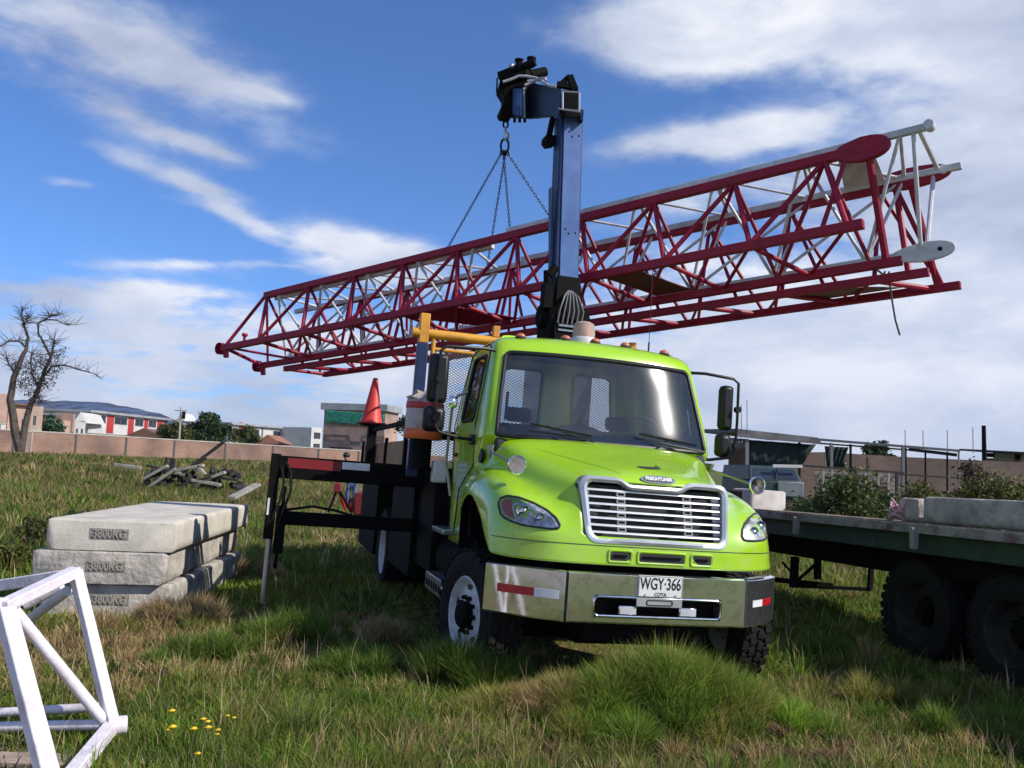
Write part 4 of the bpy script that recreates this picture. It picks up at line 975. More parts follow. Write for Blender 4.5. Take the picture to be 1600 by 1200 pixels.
for z0, z1, mm_ in ((.30, .40, ORANGE), (.60, .665, mat('drum_band', (.5, .03, .03), .4))): MB().lathe([(.186, z0), (.192, z0 + .01), (.192, z1 - .01), (.186, z1)], (0, 0, 0), (0, 0, 1), 28).build('drum_band', mm_, jug)
MB().lathe([(.10, .0), (.10, .30), (.001, .301)], (0, 0, 0), (0, 0, 1), 16).build('drum_stand', BLACK, jug)
m = MB(); 
for i in range(28):
    a = 2 * math.pi * i / 28; m.v.append((math.cos(a) * (.19 + .02 * math.sin(i * 2.3)), math.sin(a) * (.19 + .02 * math.cos(i * 1.7)), .69 + .025 * math.sin(i * 1.9)))
for i in range(28):
    a = 2 * math.pi * i / 28; m.v.append((math.cos(a) * .12, math.sin(a) * .12, .76 + .03 * math.sin(i * 1.3)))
m.v.append((0, 0, .77)); m.f = [(i, (i + 1) % 28, 28 + (i + 1) % 28, 28 + i) for i in range(28)] + [(28 + i, 28 + (i + 1) % 28, 56) for i in range(28)]
m.build('drum_cloth', mat('rag', (.33, .29, .26), .9, scale=12), jug)

# --- lattice sections
LD = V(.81141106, -.58447592, 0); LN = V(.58447592, .81141106, 0); L0 = V(-4.03, 14.288, 0)
CH = {'A': (0, 0, 4.175, 9.54, 5.004), 'B': (-.375, -.55, 3.29, 9.36, 4.10), 'C': (.375, -.53, 3.09, 9.6, 3.88),
      'D': (.75, .46, 4.08, 9.87, 4.82), 'E': (.45, .01, 3.03, 9.79, 3.75), 'F': (1.15, .21, 3.01, 9.97, 3.73)}
def P(c, t, up=0.0, out=0.0):
    o, t0, z0, t1, z1 = CH[c]; p = L0 + LD * t + LN * (o + out); p.z = z0 + (z1 - z0) * (t - t0) / (t1 - t0) + up; return p
def chord(c, t0, t1, root, m_, w=.085, up=0.0, out=0.0): return MB().bar(P(c, t0, up, out), P(c, t1, up, out), w).build('chord', m_, root, bevel=.006)
def brace(a, b, root, m_, r=.023): return MB().tube(a, b, r, n=8).build('brace', m_, root)
def oval_plate(c, t0, t1, h, th, root, m_, up=0.0, name='end_plate', hole=None, off=0.0):
    pts = []; L = t1 - t0; n = 24
    for i in range(n):
        a = 2 * math.pi * i / n; x = math.copysign(abs(math.cos(a)) ** .75, math.cos(a)); y = math.sin(a)
        wd = 1.0 if x > 0 else 1.0 - .35 * abs(x)
        pts.append(P(c, (t0 + t1) / 2 + x * L / 2, up + y * h / 2 * wd) + LN * (off - th / 2))
    o = MB().prism(pts, LN * th).build(name, m_, root, bevel=.006)
    if hole: MB().tube(P(c, hole, up) + LN * (off - th / 2 - .006), P(c, hole, up) + LN * (off + th / 2 + .006), .022, n=12).build('plate_pin', BLACK, o)
    return o
PITCH_ = .98
# near red section
r1 = thing('lattice_section', P('B', 4.4), 'dark red lattice crane section nearest the camera, slung from the boom by chains', 'crane section')
chord('A', 0, 9.36, r1, REDP, .095); chord('B', -.50, 9.36, r1, REDP, .095); chord('C', -.50, 9.55, r1, REDP, .09)
for i in range(10):
    a = P('A', .05 + PITCH_ * i, -.02); b = P('B', .38 + PITCH_ * i, .02) if i < 9 or True else None; c = P('C', .42 + PITCH_ * i, .02)
    if .38 + PITCH_ * i < 9.4: brace(a, b, r1, REDP, .03); brace(a, c, r1, REDP)
    if i > 0: brace(a, P('B', .38 + PITCH_ * (i - 1), .02), r1, REDP, .027); brace(a, P('C', .42 + PITCH_ * (i - 1), .02), r1, REDP)
    bb = P('B', .38 + PITCH_ * i); c2 = P('C', .42 + PITCH_ * i + .35)
    if i < 9: brace(bb, c2, r1, REDP, .028); 
    if i > 0: brace(bb, P('C', .42 + PITCH_ * (i - 1) + .35), r1, REDP, .020)
brace(P('A', 0), P('B', -.48), r1, REDP, .028); brace(P('A', .03), P('C', -.3), r1, REDP, .02); brace(P('B', -.45), P('C', -.45), r1, REDP, .03); brace(P('B', -.4), P('C', .42), r1, REDP, .02)
for c in 'BC':
    o = MB().lathe([(.095, -.04), (.095, .04), (.001, .041)], P(c, -.56), LN, 18).box(0, 0.001, 0, .001, 0, .001).build('pin_lug', REDP, r1)
    MB().bar(P(c, -.42, -.04), P(c, -.40, -.16), .07).build('lug', REDP, r1)
MB().tube(P('B', .02, .03), P('B', .03, .14), .022).lathe([(.04, .12), (.05, .14), (.04, .17), (.001, .172)], P('B', .03), (0, 0, 1), 12).build('shackle', REDP, r1)
oval_plate('A', 8.95, 9.52, .25, .09, r1, REDP, .0); brace(P('A', 9.3), P('C', 9.4), r1, REDP, .04)
brace(P('A', 9.1), P('B', 8.95), r1, REDP, .024)
MB().prism([P('B', 3.25, -.02, .04), P('B', 4.1, -.0, .04), P('C', 4.8, .05, -.05), P('C', 4.1, .05, -.05)], (0, 0, .012)).build('gusset', REDP, r1)
MB().prism([P('B', 6.5, -.05, .04), P('B', 6.95, -.05, .04), P('C', 7.25, .05, -.04), P('C', 6.8, .05, -.04)], (0, 0, .012)).build('gusset', mat('rust_plate', (.15, .035, .03), .7, col2=(.09, .03, .025)), r1)
# far red section
r2 = thing('lattice_section', P('F', 5, 0), 'dark red lattice crane section hanging behind the nearer red one', 'crane section')
chord('D', .42, 9.2, r2, REDP, .085); chord('E', .05, 9.79, r2, REDP, .085); chord('F', .21, 9.97, r2, REDP, .085)
for i in range(10):
    a = P('D', .42 + PITCH_ * i, -.02)
    te = .42 + PITCH_ * i
    e = P('E', te + .02); f = P('F', te + .55)
    brace(a, e, r2, REDP, .024); 
    if te + .55 < 9.95: brace(a, f, r2, REDP, .022)
    if i < 9: brace(a, P('E', te + .98 * .5), r2, REDP, .02); brace(P('F', te - .3), a, r2, REDP, .02)
    brace(P('E', te), P('F', te + .45 if te + .45 < 9.9 else 9.85), r2, REDP, .03)
    if i > 0: brace(P('E', te), P('F', te - .40), r2, REDP, .018)
brace(P('E', .05), P('F', .25), r2, REDP, .028); brace(P('D', 9.4), P('E', 9.6), r2, REDP, .035); brace(P('D', 9.55), P('F', 9.75), r2, REDP, .035)
brace(P('D', 9.4), P('F', 9.8), r2, REDP, .025)
oval_plate('D', 9.05, 9.95, .22, .08, r2, REDP, .05)
MB().prism([P('E', 8.2, -.0, .04), P('E', 8.8, .0, .04), P('F', 9.4, .05, -.05), P('F', 8.5, .05, -.05)], (0, 0, .012)).build('gusset', mat('tan_plate', (.20, .10, .07), .7), r2)
# white sections nested between the red ones
def white(t0, t1, upA, upD, upC, label, last):
    r = thing('lattice_section', P('C', (t0 + t1) / 2, upC), label, 'crane section')
    chord('A', t0, t1 - .05, r, WGAL, .07, upA, .012 if last else .09); chord('D', t0 - .25, t1 + .12, r, WGAL, .07, upD, -.03); chord('C', t0, t1, r, WGAL, .07, upC, .01)
    n = int((t1 - t0) / PITCH_); 
    for i in range(n + 1):
        ta = t1 - .32 - PITCH_ * i
        if ta < t0: break
        a = P('A', ta, upA); td = max(t0, ta - .42); d = P('D', td + .3, upD); c = P('C', td, upC)
        brace(a, d, r, WGAL, .020); brace(a, c, r, WGAL, .019); brace(d, c, r, WGAL, .019)
        if ta - PITCH_ > t0:
            a2 = P('A', ta - PITCH_, upA); d2 = P('D', ta - PITCH_ * .5, upD); c2 = P('C', ta - PITCH_ * .52, upC)
            brace(a2, d, r, WGAL, .016); brace(a2, c, r, WGAL, .019)
            brace(P('D', td + .3, upD), P('C', max(t0, td - PITCH_), upC), r, WGAL, .018)
    if last:
        for c, u_, o_ in (('A', upA, 0), ('D', upD, 0)): MB().tube(P(c, t1 - .05, u_) - LN * .06, P(c, t1 - .05, u_) + LN * .06, .05, n=14).build('end_lug', WGAL, r, bevel=.004)
        oval_plate('C', t1 - .50, t1 + .12, .20, .05, r, WGAL, upC + .0, hole=t1 - .02)
        brace(P('A', t1 - .15, upA), P('D', t1 - .1, upD), r, WGAL, .026); brace(P('A', t1 - .2, upA), P('C', t1 - .2, upC), r, WGAL, .022); brace(P('D', t1 - .15, upD), P('C', t1 - .15, upC), r, WGAL, .024)
        MB().prism([P('A', t1 - .95, upA, .02), P('A', t1 - .62, upA, .02), P('D', t1 - .62, upD, -.05), P('D', t1 - 1.05, upD, -.05)], (0, 0, .012)).build('gusset', WGAL, r)
    else:
        MB().box(0, .001, 0, .001, 0, .001)
    return r
white(4.78, 9.93, .075, .06, .05, 'pale grey lattice crane section nested between the red ones with its white end sticking out', True)
white(.15, 4.55, -.05, -.0, .05, 'pale grey lattice crane section nested inside the far thin end of the red load', False)

# rope hanging from the load
m = MB().path([P('C', 9.3, -.02, -.05) + V(0, 0, -.03), at(1389, 436, 9.2), at(1394, 470, 9.15), at(1399, 500, 9.15), at(1406, 524, 9.15)], .010, 6)
m.path([at(1383, 424, 9.2), at(1380, 430, 9.2), at(1384, 437, 9.2), at(1389, 433, 9.2), at(1389, 424, 9.2)], .010, 6)
solo(m, 'hanging_rope', mat('rope_dark', (.05, .055, .06), .8), at(1406, 524, 9.15), 'thin dark rope end dangling under the right end of the load', 'rope')

# chain sling and hook
rg = HOOKP + V(0, 0, -.26)
sl = thing('chain_sling', rg, 'four legged chain sling from the crane hook down to the red lattice', 'chain sling')
MB().path([HOOKP + V(.03 * math.cos(t), 0, .02 + .045 * math.sin(t)) for t in [2 * math.pi * k / 16 for k in range(16)]], .012, 8, closed=True).build('shackle', BLACK, sl)
MB().path([HOOKP + V(0, 0, -.01), HOOKP + V(0, 0, -.08), HOOKP + V(.03, 0, -.11), HOOKP + V(.035, 0, -.15), HOOKP + V(0, 0, -.18), HOOKP + V(-.03, 0, -.15)], .02, 8, radii=[.014, .022, .028, .026, .02, .012]).build('hook', STEEL, sl)
MB().path([rg + V(.05 * math.cos(t), .02 * math.sin(t), .0 + .10 * math.sin(t)) for t in [2 * math.pi * k / 20 for k in range(20)]], .014, 8, closed=True).build('ring', BLACK, sl)
def chain(a, b):
    a, b = V(*a), V(*b); L = (b - a).length; n = int(L / .045); d = (b - a) / n; m = MB(); u = d.normalized(); x, y = m.frame(a, b)
    for i in range(n):
        c = a + d * (i + .5); s = x if i % 2 else y
        m.path([c + u * .033 * math.cos(t) + s * .014 * math.sin(t) for t in [2 * math.pi * k / 8 for k in range(8)]], .0048, 4, closed=True)
    return m
for k, b in enumerate((P('A', 3.79, .05), P('A', 4.83, .10), P('D', 3.9, .05), P('A', 5.45, .12))):
    a = rg + V((-.035, -.012, .012, .035)[k], 0, -.09); chain(a, b).build('chain_leg', mat('chain_steel', (.05, .055, .065), .5, .5), sl)
    MB().path([a + V(.018 * math.cos(t), 0, .03 * math.sin(t)) for t in [2 * math.pi * q / 12 for q in range(12)]], .008, 6, closed=True).build('master_link', BLACK, sl)

# --- stack of counterweight blocks, left
def block(loc, yaw, w, L, h, label, group, material, txt=True, name='concrete_block', tx=.5, seed=0, mirror=False):
    rnd = random.Random(seed)
    # rounded top edges, rough faces: cross-section profile swept along the block with noise
    prof = [(.0, .035), (.0, h - .04), (.006, h - .014), (.03, h), (w - .03, h), (w - .006, h - .014), (w, h - .04), (w, .035), (w - .035, 0), (.035, 0)]
    pp = []
    for i in range(len(prof)):
        a, b = prof[i], prof[(i + 1) % len(prof)]; n = max(1, int(math.dist(a, b) / .05))
        for k in range(n): pp.append((a[0] + (b[0] - a[0]) * k / n, a[1] + (b[1] - a[1]) * k / n))
    ys = [0, .012, .05] + [.05 + (L - .1) * k / 44 for k in range(1, 44)] + [L - .05, L - .012, L]; q = len(pp); vs = []; fs = []
    for j, y in enumerate(ys):
        ins = .026 if j in (0, len(ys) - 1) else (.007 if j in (1, len(ys) - 2) else 0)
        for x, z in pp:
            cx, cz = w / 2, h / 2; x2 = x if ins == 0 else cx + (x - cx) * (1 - ins / w * 1.2)
            z2 = z if ins == 0 or z < h * .6 else min(z, h - ins)
            nz = rnd.uniform(-1, 1) * .0035; vs.append((x2 + (nz if 0 < x < w else rnd.uniform(-1, 1) * .002), y + (rnd.uniform(-.002, .002)), z2 + rnd.uniform(-1, 1) * .002))
    for j in range(len(ys) - 1):
        for a in range(q): fs.append((j * q + a, j * q + (a + 1) % q, (j + 1) * q + (a + 1) % q, (j + 1) * q + a))
    fs += [tuple(range(q)), tuple(range((len(ys) - 1) * q, len(ys) * q))]
    e = empty(name, loc, (0, 0, yaw)); tag(e, label, 'concrete block', group)
    bd_ = _build(MB().add(vs, fs), 'block_body', material, e, ang=50)
    if txt:
        c = V(tx, -.002, h * .54); Mx = Matrix.Translation(c) @ Matrix.Rotation(rad(90), 4, 'X')
        DK = mat('recess_concrete', (.36, .325, .27), .95, col2=(.22, .20, .17), scale=18, bump=.5)
        _build(MB().box(c.x - .185, c.x + .185, -.004, .01, c.z - .052, c.z + .052), 'stamp_recess', DK, bd_)
        text_mesh('stamp_lettering', '3800KG', .115, Matrix.Translation(V(0, -.006, 0)) @ Mx, mat('stamp_concrete', (.36, .33, .28), .9), bd_, .004, .82, .002)
    return e
BX, BY, BW = -4.50, 8.887, .089
def bo_(dx, dy): c, s = math.cos(BW), math.sin(BW); return V(BX + dx * c - dy * s, BY + dx * s + dy * c, 0)
g0 = .0
block((bo_(-.02, .03)) + V(0, 0, g0 - .03), BW, 1.24, 3.45, .335, 'lowest concrete block of the stack, half sunk in dry grass', 'concrete counterweights', CONC2, tx=.66, seed=1)
block((bo_(-.10, -.04)) + V(0, 0, g0 + .312), BW + .012, 1.27, 3.5, .31, 'middle concrete block of the stack with patches of torn surface', 'concrete counterweights', CONC2, tx=.70, seed=2)
block((bo_(.0, .0)) + V(0, 0, g0 + .63), BW, 1.24, 3.6, .30, 'smooth pale concrete block on top of the stack', 'concrete counterweights', CONCT, tx=.60, seed=3)
for k, (dy, hh) in enumerate(((1.1, .07), (2.9, .07))):      # packing under the slabs
    pass

# --- white lattice piece in the foreground, left
T1, V2, T2, T3 = at(3, 948, 4.75), at(118, 893, 5.45), atz(176, 1133, .12), atz(84, 1245, .04)
wf = thing('white_lattice_frame', V(-3.2, 5.2, .02), 'white painted lattice frame lying on the ground in the left corner', 'crane section')
wk = mat('chalk_white_paint', (.72, .67, .71), .55, col2=(.50, .42, .44), scale=6, bump=.2, detail=10, contrast=(.28, .5))
MB().bar(T1 + V(0, 0, 0), V2, .07, .06).build('end_bar', wk, wf, bevel=.006)
MB().bar(V2, T2, .062).build('end_bar', wk, wf, bevel=.006)
MB().bar(T1 + V(.02, 0, -.02), T3, .084).build('end_bar', wk, wf, bevel=.008)
MB().bar(T2, T3, .07).build('end_bar', wk, wf, bevel=.006)
MB().tube(T1.lerp(V2, .14) + V(0, 0, -.04), T2 + V(-.05, 0, .02), .031, n=14).build('brace', wk, wf)
MB().tube(T2 + V(.0, 0, 0) - LN * .03, T2 + V(.07, .02, 0), .05, n=16).build('end_lug', wk, wf, bevel=.004)
BK = V(-2.3, .35, .0)
MB().tube(T2 + V(-.06, 0, .0), at(-330, 1144, 5.2), .028, n=14).build('brace', wk, wf)
MB().tube(T2 + V(-.12, .25, .03), at(-330, 1132, 5.5), .026, n=14).build('brace', wk, wf)
MB().bar(V2 + V(-.02, .02, -.02), V2 + V(-1.6, .55, -.35), .07).build('chord', wk, wf, bevel=.006)
MB().bar(T1, T1 + V(-1.6, .6, -.1), .085).build('chord', wk, wf, bevel=.006)
MB().tube(V2 + V(-.05, .02, -.12), at(46, 968, 5.8), .03, n=12).build('brace', wk, wf)
MB().tube(at(40, 945, 5.9), at(96, 915, 5.9), .035, n=12).build('brace', wk, wf)
MB().bar(T3, T3 + V(-1.4, .45, .0), .085).build('chord', wk, wf, bevel=.006)
for p_ in (V2, T2, T1.lerp(V2, .14), T3): MB().ball(p_ + V(0, -.01, -.01), .046, (1, 1, .8), 12, 8).build('weld', wk, wf)
# bare packing board under it
for k, (u0, v0, u1, v1) in enumerate(((-60, 1185, 115, 1190), (-80, 1225, 90, 1235))):
    a, b = atz(u0, v0, .03), atz(u1, v1, .03); solo(MB().bar(a, b, .16, .03), 'timber_board', mat('pale_timber', (.40, .31, .24), .9, col2=(.27, .20, .15), scale=9, bump=.3), a.lerp(b, .5), ('pale timber board under the white frame, the one nearer the blocks', 'pale timber board under the white frame at the bottom edge')[k], 'timber board', 'boards under the white frame', bevel=.004)

# --- flatbed trailer at the right
TY = .2425
tr = empty('flatbed_trailer', (4.33, 7.6, .15), (-.0165, .042, TY), label='old flatbed trailer with a green side beam and double wheels', cat='trailer')
def tw(p): return tr_m @ V(*p)
tr_m = Matrix.Translation(V(4.33, 7.6, .15)) @ Euler((-.0165, .042, TY), 'XYZ').to_matrix().to_4x4(); tr_i = tr_m.inverted()
m = MB()
for i in range(36):
    y = -3.6 + i * .32; m.box(0, 2.45, y, y + .312, 1.045, 1.10 - (i % 3) * .002)
m.build('deck', WOOD, tr)
RAIL = mat('worn_rail', (.30, .28, .26), .8, col2=(.15, .08, .075), scale=5, bump=.3, contrast=(.35, .55))
MB().box(-.035, -.003, -3.6, 7.9, .995, 1.085).build('side_rail', RAIL, tr, bevel=.006)
MB().box(2.453, 2.485, -3.6, 7.9, .995, 1.085).build('side_rail', RAIL, tr, bevel=.006)
MB().box(.06, .14, -3.6, 7.9, .80, 1.04).build('side_beam', GREENM, tr, bevel=.006)
MB().box(.62, .78, -3.6, 7.9, .52, 1.04).box(1.66, 1.82, -3.6, 7.9, .52, 1.04).build('main_beam', BLACK, tr, bevel=.008)
for y in (-1.4, 1.30, 3.4, 5.6, 7.4): MB().bar((-.05, y, 1.05), (-.05, y, .84), .09, .05, w1=.06).build('stake_pocket', RAIL, tr, bevel=.006)
for y in (1.62, .38, -.86):
    for sx in (.34, .68, 1.75, 2.09): wheel((sx, y, .21), 0, 'wheel', -1 if sx < 1 else 1, rimm=mat('rim_grey', (.040, .037, .034), .8, col2=(.015, .015, .015), spec=.15), R=.5, wd=.27, dual=sx == .34, hubc=sx == .34, parent=tr)
    MB().tube((.3, y, .21), (2.1, y, .21), .08, n=12).build('axle', BLACK, tr)
MB().box(.5, .9, -.9, 2.3, .32, .60).box(1.5, 1.9, -.9, 2.3, .32, .60).build('suspension', BLACK, tr)
MB().box(.3, 2.2, -1.0, 2.2, .60, .9).build('under_frame', BLACK, tr)
for (u0, v0, u1, v1, w) in ((1242, 870, 1240, 918, .09), (1278, 870, 1277, 905, .08), (1362, 878, 1359, 922, .06), (1240, 915, 1360, 921, .05), (1205, 905, 1300, 915, .07), (1276, 880, 1245, 908, .04), (1235, 892, 1222, 878, .03)):
    a, b = tr_i @ at(u0, v0, 13.3), tr_i @ at(u1, v1, 13.3); MB().bar(a, b, w).build('landing_gear', BLACK, tr)
# load on the trailer
def deckpt(u, v, z=1.101):
    o = tr_i @ O; d = tr_i.to_3x3() @ ray(u, v); return o + d * ((z - o.z) / d.z)
def colpt(u, v, x):
    o = tr_i @ O; d = tr_i.to_3x3() @ ray(u, v); return o + d * ((x - o.x) / d.x)
p0 = colpt(1441, 812, .28)
def onblock(x, y, w, L, h, label, mtl, yaw=0.0, z=1.101, seed=5):
    q = tr_m @ V(x, y, z); e_ = block(q, TY + yaw, w, L, h, label, 'blocks loaded on the trailer', mtl, txt=False, seed=seed); e_.rotation_euler = (-.0165, .042, TY + yaw); return e_
onblock(.28, p0.y - 3.4, 1.2, 3.4, .27, 'long grey concrete block on the trailer deck, nearest its edge', CONC2, seed=7)
onblock(.33, p0.y + .14, 1.2, .30, .25, 'short dark concrete block just beyond the long one on the trailer', CONC2, seed=8)
for k, (u, v, lab) in enumerate(((1228, 791, 'small white edged concrete block at the far end of the trailer, half behind the truck'), (1213, 790, 'small white edged concrete block on the trailer tight beside the truck fender'))):
    q = colpt(u, v, .75)
    onblock(.2, q.y, .55, .30, .27, lab, mat('white_edged', (.62, .58, .54), .8, col2=(.42, .37, .33), scale=4), seed=9 + k)
rc = tr_m @ V(.33, colpt(1404, 797, .33).y, 1.101)
m = MB()
for k in range(5):
    m.path([rc + V(.10 * math.cos(t + k) * (1 - .1 * k), .10 * math.sin(t + k), .03 + .04 * k + .04 * math.sin(2 * t + k)) for t in [2 * math.pi * i / 20 for i in range(20)]], .014, 6, closed=True)
solo(m, 'rope_coil', mat('pink_rope', (.5, .16, .22), .8, col2=(.55, .45, .45), scale=40), rc, 'coil of pink and white rope on the trailer before the dark block', 'rope')
#@@BACK@@
# ------------------------------------------------------------------ foliage helpers
def leaf_mesh(name, clumps, n, size, cols, mtl=None, seed=1, flat=.0):
    rs = np.random.RandomState(seed); vol = np.array([c[3] ** 2 for c in clumps]); pk = rs.choice(len(clumps), n, p=vol / vol.sum())
    C = np.array([c[:3] for c in clumps])[pk]; R = np.array([c[3] for c in clumps])[pk]
    d = rs.normal(size=(n, 3)); d /= np.linalg.norm(d, axis=1)[:, None]; rr_ = R * (rs.rand(n) ** .45) * (1 + .18 * rs.normal(size=n)); p = C + d * rr_[:, None] * np.array([1, 1, .85])
    a = rs.normal(size=(n, 3)) + d * .6; a /= np.linalg.norm(a, axis=1)[:, None]; b = np.cross(a, rs.normal(size=(n, 3))); b /= np.linalg.norm(b, axis=1)[:, None]
    c = np.cross(a, b); s = size * (.5 + rs.rand(n))[:, None]
    v = np.stack([p - b * s, p + c * s * .5, p + b * s, p - c * s * .5], 1).reshape(-1, 3)
    cc = np.array(cols)[rs.randint(0, len(cols), n)] * (.75 + .5 * rs.rand(n))[:, None]
    return mesh_np(name, v, np.arange(n * 4), 4, mtl or LEAFM, np.repeat(cc, 4, 0))
def put(o, root, loc): o.parent = root; o.matrix_parent_inverse = Matrix.Translation(-V(*loc)); return o
def bush(name, c, w, h, dd, n, size, cols, label, cat='bush', group=None, seed=1, trunk=True, lumps=9):
    rnd = random.Random(seed); c = V(*c); cl = []
    for k in range(lumps):
        a = rnd.uniform(0, 6.28); q = rnd.random() ** .5; x = math.cos(a) * q * w * .36; y = math.sin(a) * q * dd * .36
        hh = h * (1 - .55 * q) * rnd.uniform(.7, 1); cl.append((c.x + x, c.y + y, c.z + hh * .62, min(w, h) * rnd.uniform(.17, .30)))
        cl.append((c.x + x * 1.15, c.y + y, c.z + hh * .25, min(w, h) * .25))
    r = thing(name, c, label, cat, group)
    put(leaf_mesh('crown', cl, n, size, cols, seed=seed), r, c)
    m = MB()
    for k in range(5): q = cl[2 * k]; m.path([c + V(rnd.uniform(-.1, .1), rnd.uniform(-.1, .1), -.1), c.lerp(V(*q[:3]), .5) + V(rnd.uniform(-.1, .1), 0, 0), V(*q[:3])], .03, 5, radii=[h * .03, h * .018, h * .006])
    m.build('trunk', WOOD, r)
    return r
def ground_at(u, v):                          # walk along the ray until it meets the field
    d = ray(u, v); t = 1.0
    while t < 400:
        p = O + d * t
        if p.z < float(gh(p.x, p.y)): return p
        t *= 1.01
    return O + d * 400
DG = [(.035, .06, .016), (.05, .085, .02), (.025, .04, .014)]; MG = [(.07, .105, .022), (.10, .12, .03), (.04, .07, .02), (.14, .13, .04)]; YG = [(.15, .14, .03), (.09, .10, .025), (.06, .08, .02)]

# ------------------------------------------------------------------ mountains far away
def mountain(name, pts, Y, depth, material):
    rnd = random.Random(4); top = [at(u, v, Y) for u, v in pts]; fine = []
    for i in range(len(top) - 1):
        for k in range(8):
            t = k / 8; p = top[i].lerp(top[i + 1], t); p.z += rnd.uniform(-1, 1) * Y * .0006; fine.append(p)
    fine.append(top[-1]); vs = []; n = len(fine); R = 10
    for j in range(R + 1):
        t = j / R
        for i, p in enumerate(fine):
            s = math.sin(t * math.pi / 2); q = 1 - abs(2 * t - 1) ** 1.5
            z = p.z * math.sin(math.pi * min(1, max(0, t))) ** .7 if 0 < j < R else -40
            vs.append((p.x + rnd.uniform(-1, 1) * depth * .02, p.y - depth / 2 + depth * t, z * (1 + rnd.uniform(-.02, .02))))
    fs = [(j * n + i, j * n + i + 1, (j + 1) * n + i + 1, (j + 1) * n + i) for j in range(R) for i in range(n - 1)]
    return tag(_build(MB().add(vs, fs), name, material, None, ang=180), 'mountain ridge tinted blue for haze, beyond the town', kind='structure')
MTN = mat('mountain_haze_blue', (.025, .05, .12), .95, col2=(.02, .04, .095), scale=.004)  # blue of the distant haze is put into the base colour
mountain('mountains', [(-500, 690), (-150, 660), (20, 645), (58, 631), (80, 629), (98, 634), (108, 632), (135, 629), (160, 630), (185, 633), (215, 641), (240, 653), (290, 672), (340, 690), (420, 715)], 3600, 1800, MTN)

# ------------------------------------------------------------------ boundary wall, left
FLOORZ = .2
def wallrun(name, pts, label, th=.18, material=None, posts=None, base=-.6, cap=True):
    P_ = [V(*p) for p in pts]; c = P_[0].lerp(P_[-1], .5); r = thing(name, V(c.x, c.y, 0), label, 'wall')
    m = MB(); mc = MB()
    for a, b in zip(P_, P_[1:]):
        n = V(-(b - a).y, (b - a).x, 0).normalized() * th; dn = V(0, 0, base)
        m.hexa([V(a.x, a.y, base), V(b.x, b.y, base), V(b.x, b.y, base) + n, V(a.x, a.y, base) + n, a, b, b + n, a + n])
        e = n * .25; u_ = V(0, 0, .12)
        mc.hexa([a - e + V(0, 0, .003), b - e + V(0, 0, .003), b + n + e + V(0, 0, .003), a + n + e + V(0, 0, .003), a - e + u_, b - e + u_, b + n + e + u_, a + n + e + u_])
    m.build('brick_panel', material or BRK, r)
    if cap: mc.build('coping', CONC, r)
    return r
wl_pts = [at(-260, 656, 66), at(0, 672, 78), at(143, 680, 86), at(290, 689, 96), at(430, 697, 106), at(610, 708, 120), at(700, 714, 130)]
wr = wallrun('boundary_wall', wl_pts, 'long brick boundary wall with concrete posts across the back of the field')
def wall_top(u):
    # point on the wall line under picture column u
    for a, b in zip(wl_pts, wl_pts[1:]):
        for k in range(40):
            p = a.lerp(b, k / 40); d = p - O; x = d.dot(right) / d.dot(fwd) * FPX + 800
            if x >= u: return p
    return wl_pts[-1]
for u in (-60, 20, 47, 117, 196, 273, 350, 426, 497, 560, 620):
    p = wall_top(u); MB().box(p.x - .14, p.x + .14, p.y - .16, p.y - .01, -.6, p.z - .02).build('post', CONC if u == 47 else mat('post_concrete', (.20, .17, .15), .9), wr)

